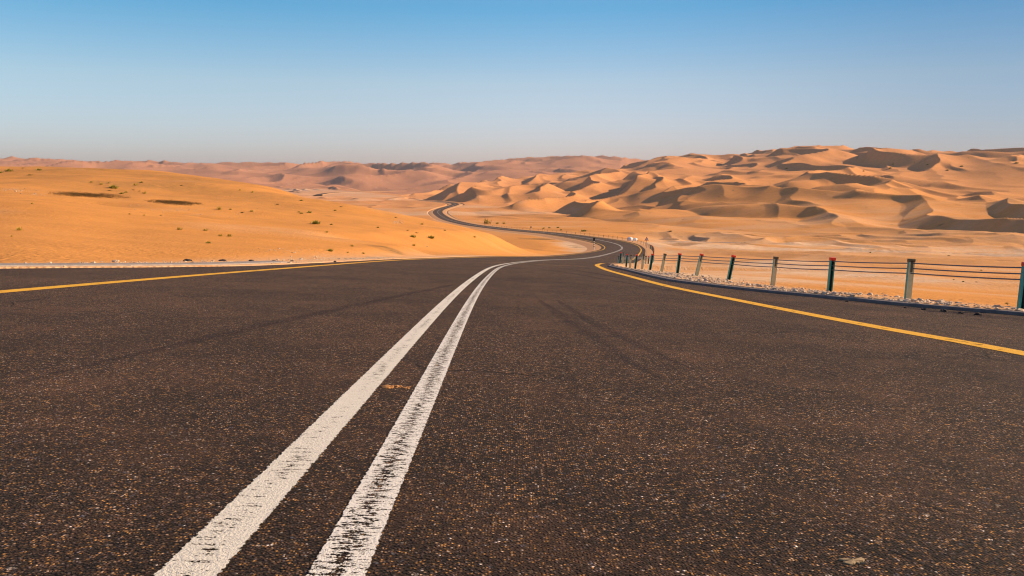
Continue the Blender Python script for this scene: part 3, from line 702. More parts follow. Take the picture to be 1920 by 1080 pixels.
for pts, wd in [
    ([(0, 728), (130, 693), (300, 655), (480, 612), (620, 583), (740, 557), (850, 534)], [.05, .10, .16, .22, .30, .30, .2]),
    ([(1012, 563), (1060, 596), (1110, 630), (1185, 680), (1240, 712)], [.12, .24, .26, .2, .06]),
    ([(1045, 563), (1100, 598), (1165, 632), (1225, 660), (1300, 694)], [.1, .20, .22, .16, .05]),
    ([(1015, 505), (1060, 511), (1120, 521), (1200, 535), (1330, 556), (1440, 570)], [.3, .35, .35, .3, .22, .1]),
    ([(1040, 501), (1100, 510), (1180, 524), (1260, 537)], [.2, .4, .35, .15]),
    ([(1130, 503), (1190, 517), (1290, 534), (1450, 553), (1660, 580), (1900, 606)], [.1, .16, .14, .12, .14, .1]),  # this and the next: long thin dark streaks along the kerb
    ([(1220, 533), (1400, 560), (1600, 590), (1900, 622)], [.1, .12, .12, .1])]:
    plane_strip('tyre_and_kerb_streak', [on_plane(*p) for p in pts], wd, streak_dark, .0015)
plane_strip('faded_marking', [on_plane(*p) for p in [(900, 491.5), (960, 493.5), (1040, 497.5), (1100, 499.5)]], [.35, .35, .35, .3], yellow_faded, .004)

crack_m = stain('crack_dark', (.006, .005, .004), .95, (1, 14))
for pts, wd in [([(1548, 978), (1600, 1000), (1655, 1026), (1700, 1044), (1775, 1078)], [.004, .009, .006, .012, .008]), ([(1290, 765), (1340, 778), (1395, 800)], [.006, .010, .005]), ([(1690, 928), (1760, 955), (1840, 976)], [.004, .010, .005])]:
    plane_strip('road_crack', [on_plane(*p) for p in pts], wd, crack_m, .0012)
# far stretch and its shoulders
def ribbon(name, P, wid, mat, dz, drop=0):
    t = np.gradient(P[:, :2], axis=0); t /= np.linalg.norm(t, axis=1)[:, None]; nn_ = np.stack([t[:, 1], -t[:, 0]], 1)
    vs = []
    for o_, d_ in ((-wid / 2 - drop * 2.5, -drop), (-wid / 2, 0), (wid / 2, 0), (wid / 2 + drop * 2.5, -drop)):
        q = P[:, :2] + nn_ * o_; vs.append(np.stack([q[:, 0], q[:, 1], P[:, 2] + dz + d_], 1))
    vs = np.stack(vs, 1); nn2 = len(P)
    o = mesh_obj(name, vs.reshape(-1, 3), [(i * 4 + k, i * 4 + k + 1, (i + 1) * 4 + k + 1, (i + 1) * 4 + k) for i in range(nn2 - 1) for k in range(3)], mat)
    if o.data.polygons[1].normal.z < 0: o.data.flip_normals()
    return kind(o)
ribbon('road', P2, 13, asph, 1.2, 0)
sh_pts = P2.copy(); ribbon('road_shoulder', sh_pts, 14, pale_sand, 1.1, 1)
for nm, sgn, E in (('left_shoulder', -1, OL), ('right_shoulder', 1, OR)):
    idx = np.arange(sidx(47), NC - 3, 1.0); e = lerp_at(E, idx)
    strip(nm, idx, [sgn * (e - .3), sgn * (e + 1.2), sgn * (e + 3.5), sgn * (e + 8)], pale_sand, [-.02, -.06, -.35, -1.9])

# ------------------------------------------------------------------ kerb (right) and drain strip (left)
def kerb():
    idx = np.arange(sidx(-6), sidx(35), .25); e = lerp_at(OR, idx)
    prof = [(0.0, -.05), (0.0, .034), (.010, .044), (.105, .048), (.12, .04), (.12, -.05)]
    vs = []
    for o_, z_ in prof:
        x, y, z = road_pt(idx, e + o_, z_); vs.append(np.stack([x, y, z], 1))
    vs = np.stack(vs, 1); m = len(prof); nn2 = len(idx)
    fs = [(i * m + k, (i + 1) * m + k, (i + 1) * m + k + 1, i * m + k + 1) for i in range(nn2 - 1) for k in range(m - 1)]
    fs += [tuple(range(m)), tuple((nn2 - 1) * m + k for k in range(m - 1, -1, -1))]
    o = mesh_obj('kerb', vs.reshape(-1, 3), fs, kerbm); return kind(o)
kerb()
def drain():
    idx = np.arange(sidx(-6), sidx(21), .25); e = lerp_at(OL, idx)
    return strip('gutter', idx, [-(e + .95), -(e + .93), -(e + .45), -(e + .43)], concrete, [-.02, .045, .035, -.02])
drain()

# ------------------------------------------------------------------ stones
ico_v = []; ph = (1 + 5 ** .5) / 2
for a in (-1, 1):
    for b_ in (-ph, ph): ico_v += [(0, a, b_), (a, b_, 0), (b_, 0, a)]
ico_v = np.array(ico_v) / math.hypot(1, ph)
def hull_faces(v):
    f = []
    for i in range(12):
        for j in range(i + 1, 12):
            for k in range(j + 1, 12):
                if all(abs(np.linalg.norm(v[a] - v[b]) - 1.0515) < .02 for a, b in ((i, j), (j, k), (i, k))):
                    nrm = np.cross(v[j] - v[i], v[k] - v[i]); f.append((i, j, k) if nrm @ v[i] > 0 else (i, k, j))
    return np.array(f)
ico_f = hull_faces(ico_v)
def stones_mesh(name, pts, sizes, mat, flat=.6):
    vs = []; fs = []
    for n_, (p, s) in enumerate(zip(pts, sizes)):
        v = ico_v * (1 + .35 * rng.uniform(-1, 1, (12, 1))) * np.array([rng.uniform(.8, 1.3), rng.uniform(.8, 1.3), flat * rng.uniform(.7, 1.3)]) * s
        a = rng.uniform(0, 6.28); R = np.array([[math.cos(a), -math.sin(a), 0], [math.sin(a), math.cos(a), 0], [0, 0, 1]])
        vs.append(v @ R.T + np.array(p) + [0, 0, s * flat * .35]); fs.append(ico_f + 12 * n_)
    return mesh_obj(name, np.concatenate(vs), np.concatenate(fs), mat)
pts = []; sz = []
while len(pts) < 6500:
    y = rng.uniform(6, 33) ** 1.0; i = sidx(y); d = rng.exponential(.75) + .17
    if d > 3.0 or rng.random() > (1.25 - y / 36): continue
    if perlin(i * 1.1, d * 1.6, 3) < -.05 + .25 * rng.normal(): continue
    e = float(lerp_at(OR, i)); x, yy, z = road_pt(i, e + d); x, yy = float(x), float(yy)
    pts.append((x, yy, ground_z(x, yy) - .005)); sz.append(min(.0095 * math.exp(rng.normal(0, .55)) * (1.35 if d < 1.5 else 1), .06))
kind(stones_mesh('gravel', pts, sz, rock_w), 'stuff')
pts = []; sz = []
while len(pts) < 2600:
    y = rng.uniform(9, 34); i = sidx(y); d = abs(rng.normal(1.25 if y < 21 else .7, .45)) + .12
    if d > 3.4: continue
    if perlin(i * .5, d * .9, 8) < -.12: continue
    e = float(lerp_at(OL, i)); x, yy, z = road_pt(i, -(e + d)); x, yy = float(x), float(yy)
    pts.append((x, yy, ground_z(x, yy) - .004)); sz.append(min(.013 * math.exp(rng.normal(0, .5)), .05))
kind(stones_mesh('gravel', pts, sz, rock_w), 'stuff')
# scattered stones on the hill
pts = []; sz = []
for (cx, cy, rx, ry, cnt, s0) in [(25, 356, 45, 5, 150, .05), (70, 364, 40, 3, 60, .05), (330, 393, 55, 5, 230, .035), (260, 385, 30, 3, 60, .03), (370, 403, 30, 3, 60, .04), (430, 402, 60, 8, 80, .03), (540, 470, 60, 5, 170, .02), (600, 483, 60, 5, 240, .018), (690, 485, 60, 4, 120, .018),
                                  (745, 417, 14, 4, 60, .07), (780, 455, 60, 8, 60, .04), (460, 375, 60, 20, 50, .04)]:
    for _ in range(cnt):
        q = pick(rng.normal(cx, rx * .5), rng.normal(cy, ry * .5), 14)
        if q is None or q[1] > 140: continue
        pts.append((q[0], q[1], q[2] - .004)); sz.append(s0 * math.exp(rng.normal(0, .4)) * .6)
kind(stones_mesh('scattered_stones', pts, sz, rock_w), 'stuff')

def rock_obj(name, px, py, size, mat, label, group=None, flat=.6, ymin=8.0):
    q = pick(px, py, ymin)
    x, y, z = q
    # a subdivided, dented lump
    import bmesh
    bm = bmesh.new(); bmesh.ops.create_icosphere(bm, subdivisions=3, radius=1)
    sd_ = random.random() * 50; sx_, sy_ = random.uniform(.9, 1.3), random.uniform(.8, 1.1)
    for v in bm.verts:
        c_ = v.co; k = 1 + .28 * float(perlin(c_.x * 1.3 + sd_, c_.y * 1.3 + c_.z * .9, 2)) * 2 + .10 * float(perlin(c_.x * 4 + sd_, c_.y * 4 - c_.z * 3, 4)) * 2
        v.co = Vector((c_.x * sx_, c_.y * sy_, c_.z * flat)) * k * size
    me_ = bpy.data.meshes.new(name); bm.to_mesh(me_); bm.free(); me_.materials.append(mat)
    o = bpy.data.objects.new(name, me_); COL.objects.link(o); o.location = (x, y, z + size * flat * .3); o.rotation_euler.z = random.uniform(0, 6)
    tag(o, label, 'rock', group); return o
gl = 'dark lumps of broken asphalt along the left roadside'
for px, py, s, lab in [(352, 489.5, .085, 'wide dark flat lump lying leftmost behind the concrete gutter'), (417, 489.5, .075, 'tall dark rock between two flat lumps on the left verge'),
                       (428, 494, .05, 'low black flake lying lowest against the asphalt edge, left verge'), (471, 489.5, .065, 'rounded dark rock where the concrete gutter ends on the left verge'),
                       (513, 490, .05, 'small dark lump just right of the gutter end among pale gravel'), (547, 490, .05, 'oblong dark lump in the middle of the pale gravel, left verge'),
                       (628, 490.5, .045, 'last small dark lump before the left yellow line meets the verge')]:
    rock_obj('rock', px, py, s, rock_d, lab, gl, .5)
rock_obj('rock', 217, 491.3, .075, rock_w, 'largest white stone on the left verge beside the concrete gutter', None, .5)
def lump_on_road(px, py, s, mat, lab, group):
    x, y = on_plane(px, py); o = rock_obj('rock', 400, 470, s, mat, lab, group, .55); o.location = (x, y, planez(x, y) + s * .3); return o
gr = 'dark clods on the asphalt along the right kerb'
for px, py, s, lab in [(1697, 577.5, .022, 'small dark clod on asphalt just left of the pale olive-capped post'), (1731.5, 581, .028, 'dark clod on asphalt a little right of the pale olive-capped post'),
                       (1769, 584, .036, 'round black clod, second largest on the asphalt by the right kerb'), (1802, 588, .030, 'pair-like dark clod midway between the two right-hand posts by the kerb'),
                       (1833, 591, .036, 'largest black clod on asphalt before the rightmost post'), (1588, 566, .02, 'tiny dark clod on asphalt right of the upright red-capped post')]:
    lump_on_road(px, py, s, rock_d, lab, gr)
# bits between the centre lines and the pale flake
def debris(name, px0, px1, py, cnt, s, mat, lab, cat):
    P_, S_ = [], []
    for _ in range(cnt):
        px = rng.uniform(px0, px1); x, y = on_plane(px, py + rng.normal(0, 1.1) + 1.2 * math.sin(px * .2)); P_.append((x, y, planez(x, y))); S_.append(s * math.exp(rng.normal(0, .5)))
    return tag(stones_mesh(name, P_, S_, mat, .5), lab, cat)
debris('sand_pile', 716, 768, 726, 80, .0034, simple('orange_sand_grain', (.34, .15, .045), (.50, .25, .09), 40, .9, .2, .003), 'small streak of orange sand grains between the two white centre lines', 'sand')
def flake(px, py, w_, d_, lab):
    x0, y0 = on_plane(px, py); nn_ = 26; vs = [(0, 0, .006)]
    for k in range(nn_):
        a = k / nn_ * 6.283; rr = .9 + 1.0 * float(perlin(math.cos(a) * 2.3 + 4, math.sin(a) * 2.3, 6)) + .38 * random.uniform(-1, 1); vs.append((math.cos(a) * w_ * rr, math.sin(a) * d_ * rr, .0035))
    for k in range(nn_): vs.append((vs[k + 1][0] * 1.02, vs[k + 1][1] * 1.02, 0))
    fs = [(0, 1 + k, 1 + (k + 1) % nn_) for k in range(nn_)] + [(1 + k, 1 + nn_ + k, 1 + nn_ + (k + 1) % nn_, 1 + (k + 1) % nn_) for k in range(nn_)]
    o = mesh_obj('chip', vs, fs, simple('tan_chip', (.30, .21, .11), (.42, .30, .16), 60, .9, .6, .003)); o.location = (x0, y0, planez(x0, y0))
    return tag(o, lab, 'debris')
flake(1600, 1054, .024, .011, 'thin tan flake lying on the asphalt at the near right')

# ------------------------------------------------------------------ wire rope barrier
near_posts = [(1927, 10.2, 'red', 1), (1710, 12.2, 'olive', 0), (1561, 14.4, 'red', 1), (1453, 17.0, 'olive', 0), (1369, 19.6, 'red', 1), (1308, 21.8, 'red', 0), (1272, 24.3, 'red', 1), (1242, 26.6, 'olive', 0),
              (1220, 29.0, 'red', 1), (1205, 31.5, 'olive', 0), (1192, 34, 'red', 1), (1182, 36.5, 'olive', 0), (1175, 39, 'red', 1), (1168, 41.5, 'olive', 0), (1163, 44, 'red', 1), (1159, 46.5, 'olive', 0)]
lean_px = {1927: 2, 1710: 3, 1561: 2, 1453: 4, 1369: 8, 1308: 9, 1272: 4, 1242: 6, 1220: 5, 1205: 3, 1192: 3, 1182: 2, 1175: 2, 1168: 2, 1163: 2, 1159: 2}
PH = .63
def post_meshes(opened):
    """C-section steel post; opened: the open side faces the road"""
    a, d, t = .040, .030, .004
    mb = MB(); H = PH - .02
    s = -1 if opened else 1
    # web and two flanges, butted
    mb.box((0, s * (d - t / 2), H / 2 - .1), (2 * a, t, H + .2))
    for q in (-1, 1): mb.box((q * (a - t / 2), -s * t / 2, H / 2 - .1), (t, 2 * d - t, H + .2))
    if opened == 0:
        pass
    for q in (-1, 1): mb.box((q * (a - t - .006), -s * (d - t / 2), H / 2 - .1), (.012, t, H + .2))
    return mb
pm = {}
def make_proto(opened):
    s = 1 if opened else -1
    mb = MB(); a, d, t = .042, .032, .004; H = PH - .015
    # opened: web on the far side (+y), open towards the road (-y); closed: web towards the road
    web = MB(); web.box((0, s * (d - t / 2), H / 2 - .12), (2 * a, t, H + .24))
    fl = MB()
    for q in (-1, 1):
        fl.box((q * (a - t / 2), -s * t / 2, H / 2 - .12), (t, 2 * d - t, H + .24))
        fl.box((q * (a - t - .007), -s * (d - t / 2), H / 2 - .12), (.014, t, H + .24))
    return web, fl
barrier = thing('wire_rope_barrier', 'roadside wire rope barrier with leaning green posts and three dark cables along the right kerb', 'barrier', (6.4, 10.2, float(planez(6.4, 10.2))))
B0 = barrier.location.copy()
protos = {}
for opn in (0, 1):
    web, fl = make_proto(opn)
    # body mesh with two material slots: pale outside faces / teal flanges / inside shade painted dark
    me_ = bpy.data.meshes.new('post')
    vs = web.v + fl.v; nw = len(web.f); fs = web.f + [tuple(i + len(web.v) for i in f) for f in fl.f]
    me_.from_pydata([tuple(v) for v in vs], [], fs); me_.update()
    for m_ in (post_pale if not opn else post_shade, post_teal): me_.materials.append(m_)
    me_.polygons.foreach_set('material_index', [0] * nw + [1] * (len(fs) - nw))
    slot = MB(); ys = -.032 - .002
    if not opn: slot.box((0, ys - .001, PH - .115), (.034, .004, .175))  # dark strip standing in for the slot in the post front
    cap = MB(); cap.add([(x, y, z) for z, k in ((PH - .05, 1.0), (PH - .004, 1.0), (PH, .86)) for x, y in ((-.047 * k, -.037 * k), (.047 * k, -.037 * k), (.047 * k, .037 * k), (-.047 * k, .037 * k))],
                        [(0, 1, 5, 4), (1, 2, 6, 5), (2, 3, 7, 6), (3, 0, 4, 7), (4, 5, 9, 8), (5, 6, 10, 9), (6, 7, 11, 10), (7, 4, 8, 11), (8, 9, 10, 11), (3, 2, 1, 0)])
    protos[opn] = (me_, slot, cap)
def me_from(mb, name, mat):
    m_ = bpy.data.meshes.new(name); m_.from_pydata([tuple(v) for v in mb.v], [], mb.f); m_.update(); m_.materials.append(mat); return m_
slot_me = me_from(protos[0][1], 'dark_slot', cap_olive)
cap_me = {'red': me_from(protos[0][2], 'cap', cap_red), 'olive': me_from(protos[0][2], 'cap', cap_olive)}
cab_pts = [[], [], []]; CAB_H = (.565, .485, .41)
def add_post(x, y, z, ang, capc, opn, lean, leany=0, label=None, hs=1.0):
    p = bpy.data.objects.new('post', protos[opn][0]); COL.objects.link(p); p.parent = barrier
    p.location = Vector((x, y, z)) - B0; p.rotation_euler = (leany, lean, ang); p.scale = (1, 1, hs)
    if label: p['label'] = label
    c_ = bpy.data.objects.new('cap', cap_me[capc]); COL.objects.link(c_); c_.parent = p
    if not opn:
        s_ = bpy.data.objects.new('dark_slot', slot_me); COL.objects.link(s_); s_.parent = p
    from mathutils import Euler
    R = Euler((leany, lean, ang)).to_matrix()
    for k, h_ in enumerate(CAB_H):
        cab_pts[k].append(Vector((x, y, z)) + R @ Vector((0, -.046, h_ * hs)))
def road_nearest(x, y):
    d = (CL[:, 0] - x) ** 2 + (CL[:, 1] - y) ** 2; return int(d.argmin())
for px, Yp, capc, opn in near_posts:
    x = (px - 960) / F * Yp; ip = road_nearest(x, Yp)
    if Yp < 18: x = x
    z = ground_z(x, Yp)
    lp = lean_px[px]; lean = lp / (PH * F / Yp)
    add_post(x, Yp, z - .01, -math.atan2(T[ip, 0], T[ip, 1]) * .0 + random.uniform(-.05, .05), capc, opn, lean, random.uniform(-.04, .04))
# extend the barrier out of frame to the right with two more posts
# then around the bend
i = sidx(50); cnt = 0; off = 4.4
while i < NC - 6 and cnt < 78:
    o_ = float(lerp_at(OR, i)) + 1.1
    x, y, z = map(float, road_pt(i, o_)); zz = z - .15
    ip = int(i); ang = math.atan2(-T[ip, 0], T[ip, 1])
    add_post(x, y, zz, ang + math.pi / 2 * 0, 'red' if cnt % 2 else 'olive', cnt % 2, random.uniform(-.05, .08), random.uniform(-.04, .04), hs=1.0 + .45 * min(1, cnt / 20))
    cnt += 1; i += 4.0 if cnt < 30 else 6.5
# lead cable towards the camera beyond the frame
for k in range(3):
    p0, p1 = cab_pts[k][0], cab_pts[k][1]; ext = p0 + (p0 - p1) * .6
    L = [ext] + cab_pts[k]; sm = []
    for a_, b__ in zip(L[:-1], L[1:]):
        dd = (b__ - a_).length
        for t in (0, .25, .5, .75): sm.append(a_.lerp(b__, t) - Vector((0, 0, .012 * 4 * t * (1 - t) * min(dd / 3, 2))) - B0)
    sm.append(L[-1] - B0)
    mb = MB(); mb.tube(sm, .0095, 7); o = mb.build('cable', cable_m, barrier, True)

# ------------------------------------------------------------------ small roadside things far down the bend
def marker(px, pyb, Y, h_, label):
    x = (px - 960) / F * Y; z = rowz(pyb, Y)
    t = thing('marker_post', label, 'marker post', (x, Y, z), group='striped marker posts on the inside of the road')
    r = .09
    for nm, z0, z1, m_ in (('pole', -.4, 0.0, white_paint_m),):
        pass
    mb = MB(); mb.tube([(0, 0, -.4), (0, 0, h_)], r, 12); mb.build('pole', white_paint_m, t)
    for k in range(3):
        mb = MB(); mb.tube([(0, 0, h_ * (.06 + .22 * k)), (0, 0, h_ * (.06 + .22 * k + .11))], r + .012, 12); mb.build('band', black_m, t)
    mb = MB(); mb.box((0, -.13, h_ * .88), (.42, .05, h_ * .34)); o = mb.build('panel', black_m, t)
    return t
marker(1114, 464.5, 170, 2.05, 'black and white striped marker post with dark panel, nearer one inside the hairpin bend')
marker(995.5, 435, 330, 2.2, 'black and white striped marker post, farther one beside the distant straight')
def warning_sign(px, pyb, Y):
    x = (px - 960) / F * Y; z = rowz(pyb, Y)
    t = thing('warning_sign', 'small triangular warning sign with red border on a grey post behind the bend', 'road sign', (x, Y, z), (0, 0, .1))
    mb = MB(); mb.tube([(0, 0, -.5), (0, 0, 1.75)], .045, 10); mb.build('pole', steel, t)
    def tri(s, y, d):
        m = MB(); P_ = [(0, s), (-s * .9, -s * .56), (s * .9, -s * .56)]
        m.add([(a, y, 1.55 + c_) for a, c_ in P_] + [(a, y + d, 1.55 + c_) for a, c_ in P_], [(0, 1, 2), (5, 4, 3), (0, 3, 4, 1), (1, 4, 5, 2), (2, 5, 3, 0)]); return m
    tri(.52, -.08, .025).build('sign_plate', red_m, t)
    tri(.33, -.092, .010).build('sign_face', white_paint_m, t)
    mb = MB(); mb.tube([(-.06, -.10, 1.42), (.05, -.10, 1.52), (-.03, -.10, 1.6), (.04, -.10, 1.7)], .025, 6); mb.build('sign_symbol', black_m, t)
warning_sign(1212.5, 462, 170)
def tank(px, pyb, Y, wpx, hpx, label):
    x = (px - 960) / F * Y; z = rowz(pyb, Y); w_ = wpx / F * Y; h_ = hpx / F * Y
    t = thing('water_tank', label, 'tank', (x, Y, z), group='white water tanks beyond the bend')
    r = w_ / 2; prof = [(0, 0), (r * .94, 0), (r, .06 * h_), (r, .25 * h_), (r * 1.02, .28 * h_), (r, .31 * h_), (r, .5 * h_), (r * 1.02, .53 * h_), (r, .56 * h_), (r * .99, .72 * h_), (r * .9, .84 * h_), (r * .7, .93 * h_), (r * .3, .99 * h_), (r * .2, h_), (0, h_)]
    n_ = 28; vs = [(rr * math.cos(k / n_ * 6.2832), rr * math.sin(k / n_ * 6.2832), zz) for rr, zz in prof for k in range(n_)]
    fs = [(i * n_ + k, i * n_ + (k + 1) % n_, (i + 1) * n_ + (k + 1) % n_, (i + 1) * n_ + k) for i in range(len(prof) - 1) for k in range(n_)]
    mesh_obj('tank_body', vs, fs, white_paint_m, t, True)
    mb = MB(); mb.tube([(0, 0, h_ * .99), (0, 0, h_ * 1.04)], r * .24, 14); mb.build('lid', white_paint_m, t)
    mb = MB(); mb.box((0, 0, -.1), (w_ * 1.05, w_ * 1.05, .2)); mb.build('base', concrete, t)
q1 = pick(1182, 452, 150)
YT = q1[1] if q1 else 240
YT = max(200, min(YT, 330))
tank(1181.5, 451.2, YT, 9.5, 6.6, 'larger white rounded water tank, left one of two beyond the bend')
tank(1191.3, 452, YT + 1, 8, 5.8, 'smaller white rounded water tank, right one of two beyond the bend')
# white concrete block at the end of the near posts
x, y = on_plane(1155, 500); 
bo = MB(); bo.box((0, 0, .05), (.36, .26, .26)); ob = bo.build('concrete_block', concrete); ob.location = (5.3, 42, ground_z(5.3, 42)); ob.rotation_euler = (0.1, .05, .4)
bv = ob.modifiers.new('bevel', 'BEVEL'); bv.width = .02; bv.segments = 2
tag(ob, 'pale broken concrete block lying where the kerb ends by the farthest posts', 'concrete block')

# ------------------------------------------------------------------ shrubs
def shrub_mesh(name, mat, seed, blades, spread, hh, wid):
    r_ = random.Random(seed); vs = []; fs = []
    for _ in range(blades):
        a = r_.uniform(0, 6.283); e_ = r_.uniform(.15, 1.35); L = r_.uniform(.45, 1.0); bx = r_.gauss(0, .28) * spread; by = r_.gauss(0, .28) * spread
        dx_, dy_, dz_ = math.cos(a) * math.cos(e_) * spread, math.sin(a) * math.cos(e_) * spread, math.sin(e_) * hh
        px_, py_ = -math.sin(a) * wid, math.cos(a) * wid
        n0 = len(vs)
        for t_, k_ in ((0, .6), (.4, 1), (.75, .8), (1, .15)):
            cx_ = bx + dx_ * L * t_; cy_ = by + dy_ * L * t_; cz_ = dz_ * L * t_ * (1 - .25 * t_) * 1.2 - .03
            vs += [(cx_ - px_ * k_, cy_ - py_ * k_, cz_), (cx_ + px_ * k_, cy_ + py_ * k_, cz_)]
        for q in range(3): fs.append((n0 + q * 2, n0 + q * 2 + 1, n0 + q * 2 + 3, n0 + q * 2 + 2))
    m_ = bpy.data.meshes.new(name); m_.from_pydata(vs, [], fs); m_.update(); m_.materials.append(mat); return m_
SM = {'g': [shrub_mesh('shrub', bush_g, s, 190, .5, .75, .022) for s in (1, 2, 3)], 'y': [shrub_mesh('shrub', bush_y, s, 110, .5, .9, .016) for s in (4, 5)], 'd': [shrub_mesh('shrub', bush_d, s, 130, .55, .6, .018) for s in (6, 7)]}
SH = [ # px, py(base), width px, kind, label, group
 (36, 432, 15, 'y', 'bright yellow tuft alone low on the dune at far left', None), (22, 443.5, 6, 'y', 'tiny yellow tuft below the bright one at far left', None),
 (337, 431, 13, 'y', 'pale yellow upright tuft mid-slope above the gutter', None), (385, 432.5, 11, 'y', 'thin straw tuft right of the pale upright one', None),
 (413, 443, 11, 'y', 'left one of two joined yellow tufts in the lower slope', None), (430, 443.5, 13, 'y', 'right one of two joined yellow tufts in the lower slope', None),
 (391, 456, 13, 'g', 'green-yellow tuft with a shadow, lowest on the slope', None), (60, 382.5, 7, 'y', 'faint yellow sprig under the stony rim at far left', None),
 (73, 319.5, 12, 'g', 'dark green shrub on the crest at left, largest there', None), (43, 315.5, 6, 'd', 'small brown sprig on the crest skyline at left', None),
 (17, 321.5, 16, 'g', 'spreading olive shrub on the crest at the left edge', None), (2, 324, 8, 'g', 'shrub cut by the left edge of the view', None), (56, 328.5, 10, 'd', 'low brown shrub just below the crest at left', None),
 (171, 342, 8, 'g', 'small green shrub, leftmost of the upper hillside cluster', None), (190, 346, 9, 'y', 'straw shrub second from left in the upper cluster', None), (203, 343.5, 7, 'g', 'upright green shrub topmost in the upper cluster', None),
 (213, 353, 22, 'g', 'widest green shrub of the upper hillside cluster', None), (205, 357.5, 9, 'd', 'flat dark shrub under the widest green one', None), (254, 347.5, 10, 'y', 'straw shrub right of the widest green one', None),
 (265, 342.5, 8, 'g', 'small green shrub right in the upper cluster', None), (228, 363.5, 11, 'g', 'dark green shrub left of a pair below the upper cluster', None), (236, 361, 8, 'g', 'lighter green shrub right of that pair below the cluster', None),
 (271, 363, 10, 'y', 'round yellow shrub below the upper cluster', None), (250, 356.5, 7, 'd', 'brown low shrub left of the round yellow one', None), (261, 358.5, 6, 'd', 'tiny dark shrub above the round yellow one', None),
 (340, 348, 7, 'd', 'lone small shrub near the skyline above the second hollow', None), (301, 404, 6, 'd', 'small dark tuft on the stony streak', None), (270, 404, 6, 'y', 'thin yellow tuft left of the stony streak', None), (243, 402, 6, 'y', 'thin yellow sprig farthest left before the stony streak', None),
 (411, 393, 13, 'y', 'yellowish flat shrub right of the second hollow', None), (432, 393, 7, 'g', 'small green shrub right of the yellowish flat one', None), (472, 396.5, 9, 'g', 'dark green shrub at the right end of the stony slope', None),
 (454, 399, 8, 'd', 'brown low shrub left of the dark green one on the stony slope', None), (450, 357, 6, 'y', 'tiny yellow shrub high on the right shoulder of the dune', None), (473, 361, 7, 'y', 'small straw shrub on the right shoulder skyline', None),
 (560, 398, 7, 'g', 'left small shrub of the green trio', None), (565, 400.5, 9, 'g', 'dark round shrub in the middle of the green trio', None), (580, 399, 11, 'g', 'bushy olive shrub right in the green trio', None),
 (592, 420, 22, 'g', 'long dark green shrub low across the middle slope', None), (621, 421.5, 8, 'g', 'small round shrub right of the long dark green one', None), (628, 395, 8, 'g', 'single green shrub above the middle slope', None), (565, 376.5, 8, 'g', 'green shrub highest on the right shoulder skyline', None),
 (639, 388, 8, 'd', 'flat brown shrub near the right skyline', None), (520, 383.5, 8, 'd', 'brown sprig on the right shoulder left of the trio', None), (708.5, 427, 8, 'g', 'lone dark shrub at mid slope with a short shadow', None),
 (774.5, 444.5, 16, 'g', 'dark green shrub, left of the two biggest on the lower slope', None), (808, 446.5, 17, 'g', 'yellow-green shrub, right of the two biggest on the lower slope', None), (764, 432, 6, 'g', 'tiny green shrub above the two biggest', None), (781, 437, 8, 'd', 'brown shrub just above the two biggest', None),
 (834, 432, 6, 'g', 'small dark shrub near the dune edge above the road view', None), (791, 421, 9, 'y', 'straw shrub close to the dune edge', None), (890, 445, 8, 'y', 'faint yellow shrub on the lit rim of the dune', None),
 (660, 462, 9, 'y', 'pale yellow tuft above the gravel patches', None), (619, 471, 15, 'g', 'flat green shrub just above the left roadside gravel', None), (681, 475.5, 9, 'g', 'green tuft above the left roadside gravel, right part', None), (613, 436, 8, 'y', 'faint yellow tuft mid slope', None), (652, 474.5, 6, 'y', 'tiny yellow tuft in the roadside gravel', None),
 (776, 460.5, 10, 'y', 'pale shrub below the two biggest', None), (742, 408, 7, 'd', 'brown sprig on the dark stony knob', None)]
def shrub(px, py, wpx, kd, label, group, ymin=16, wide=1.0):
    q = pick(px, py, ymin)
    if q is None: return
    s = wpx / F * q[1] / 1.0
    o = bpy.data.objects.new('shrub', random.choice(SM[kd])); COL.objects.link(o)
    o.location = (q[0], q[1], q[2]); o.rotation_euler.z = random.uniform(0, 6.28); o.scale = (s * wide, s * wide, s * (.58 if kd != 'y' else .75) * random.uniform(.85, 1.1))
    tag(o, label, 'shrub', group or 'shrubs scattered over the desert')
for a in SH: shrub(*a)
for a in [(1094.5, 434, 14, 'g', 'bright green bush with a dark left side beyond the distant road fence', None, 150), (914, 419.5, 20, 'y', 'widest yellow-green bush on the plain right of the far road', None, 300), (932, 420, 10, 'y', 'yellow bush just right of the widest one on the plain', None, 300), (945, 420, 9, 'y', 'rightmost yellow bush in the row of three on the plain', None, 300),
          (1019, 429, 7, 'y', 'small yellow bush left behind the distant road fence', None, 200), (1030, 428, 7, 'g', 'small green bush between yellow ones behind the distant fence', None, 200), (1046, 427.5, 8, 'g', 'flat green bush farther back behind the distant fence', None, 200), (1052, 432, 7, 'y', 'low yellow bush near the distant fence', None, 200),
          (1257, 434, 9, 'd', 'dull shrub alone on the plain right of the tanks', None, 150), (1632, 474, 5, 'g', 'tiny green shrub on the plain above the middle cable', None, 60), (1779, 480, 7, 'd', 'dark shrub at the tip of a long dark hollow, right plain', None, 60),
          (1840, 507.5, 6, 'y', 'yellow tuft between top and middle cables at right', None, 30), (1806, 528.5, 6, 'g', 'green tuft just under the lowest cable at right', None, 20), (1831, 529, 6, 'd', 'dry tuft right of the green one under the lowest cable', None, 20),
          (1888, 570, 9, 'y', 'yellow tuft at the ground near the rightmost post', None, 11), (1914, 558.5, 6, 'y', 'yellow tuft just left of the rightmost post', None, 11), (1788, 524.5, 6, 'd', 'dry tuft left of the green one under the lowest cable', None, 20)]:
    shrub(*a)
gdk = 'dark shrubs on the big right dunes'
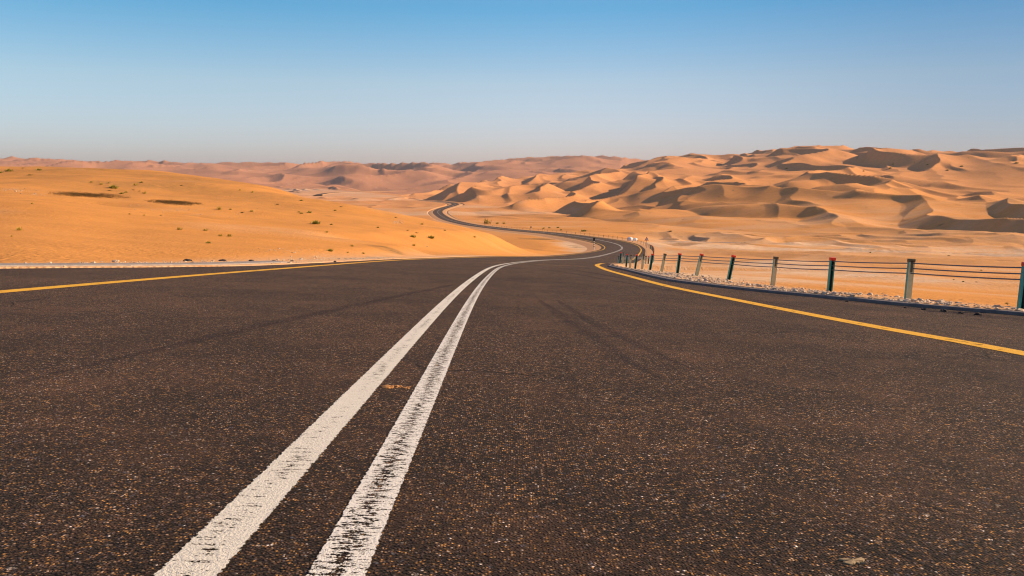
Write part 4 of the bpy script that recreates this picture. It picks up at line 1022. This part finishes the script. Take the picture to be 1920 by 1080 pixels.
for px, py, wp, lab in [(1475, 316.5, 6, 'dark shrub in shade at the left of the right dune mass'), (1619, 321, 5, 'dark shrub left of three in the shaded band under the ridge'), (1669, 316, 7, 'dark shrub middle of three in the shaded band'), (1674, 308.5, 5, 'dark shrub upper of three in the shaded band'),
                        (1739, 310, 6, 'dark shrub right of the sharp sunlit ridge'), (1776, 320, 7, 'dark shrub in the shaded saddle'), (1803, 312.5, 7, 'dark shrub on the lit slope near the right skyline'), (1906, 306.5, 8, 'dark shrub nearest the right edge of the dunes')]:
    q = pick(px, py, 300)
    if q:
        s = wp / F * q[1]; o = bpy.data.objects.new('shrub', SM['g'][0]); COL.objects.link(o); o.location = q; o.scale = (s, s, s * .7); o.rotation_euler.z = random.uniform(0, 6); tag(o, lab, 'shrub', gdk)
def scrub_patch(cx, cy, rx, ry, tilt, cnt, label):
    vs = []; fs = []
    for _ in range(cnt):
        a = rng.normal(0, .42); b_ = rng.normal(0, .36)
        if a * a + b_ * b_ > 1: continue
        q = pick(cx + a * rx, cy + b_ * ry + tilt * a * rx, 16)
        if q is None: continue
        for _k in range(5):
            an = rng.uniform(0, 6.28); L = rng.uniform(.05, .16); w_ = .012
            n0 = len(vs); x_, y_, z_ = q; ox, oy = rng.normal(0, .09), rng.normal(0, .09)
            vs += [(x_ + ox - w_, y_ + oy, z_ - .03), (x_ + ox + w_, y_ + oy, z_ - .03), (x_ + ox + math.cos(an) * L * .7, y_ + oy + math.sin(an) * L * .7, z_ + L)]; fs.append((n0, n0 + 1, n0 + 2))
    o = mesh_obj('scrub', vs, fs, bush_d); tag(o, label, 'scrub'); return o
scrub_patch(165, 366, 80, 5.5, .05, 900, 'long dark patch of dry scrub, upper left of two on the dune')
scrub_patch(325, 380, 55, 5, .06, 750, 'shorter dark patch of dry scrub, lower right of two on the dune')

# ------------------------------------------------------------------ haze
zlo = float(Zg.min()) - 1.0; zhi = float(Zg.max()) + 20.0
hb = MB(); hb.box((0, 0, (zlo + zhi) / 2), (29400, 29400, zhi - zlo))
hz = hb.build('haze', None)
hm = bpy.data.materials.new('haze_air'); hm.use_nodes = True; hn = hm.node_tree.nodes; hn.clear()
ho = hn.new('ShaderNodeOutputMaterial'); pv = hn.new('ShaderNodeVolumePrincipled')
pv.inputs['Color'].default_value = (.84, .80, .80, 1); pv.inputs['Density'].default_value = 0.000045; pv.inputs['Anisotropy'].default_value = .2
hm.node_tree.links.new(pv.outputs[0], ho.inputs['Volume']); hz.data.materials.append(hm); kind(hz, 'stuff')
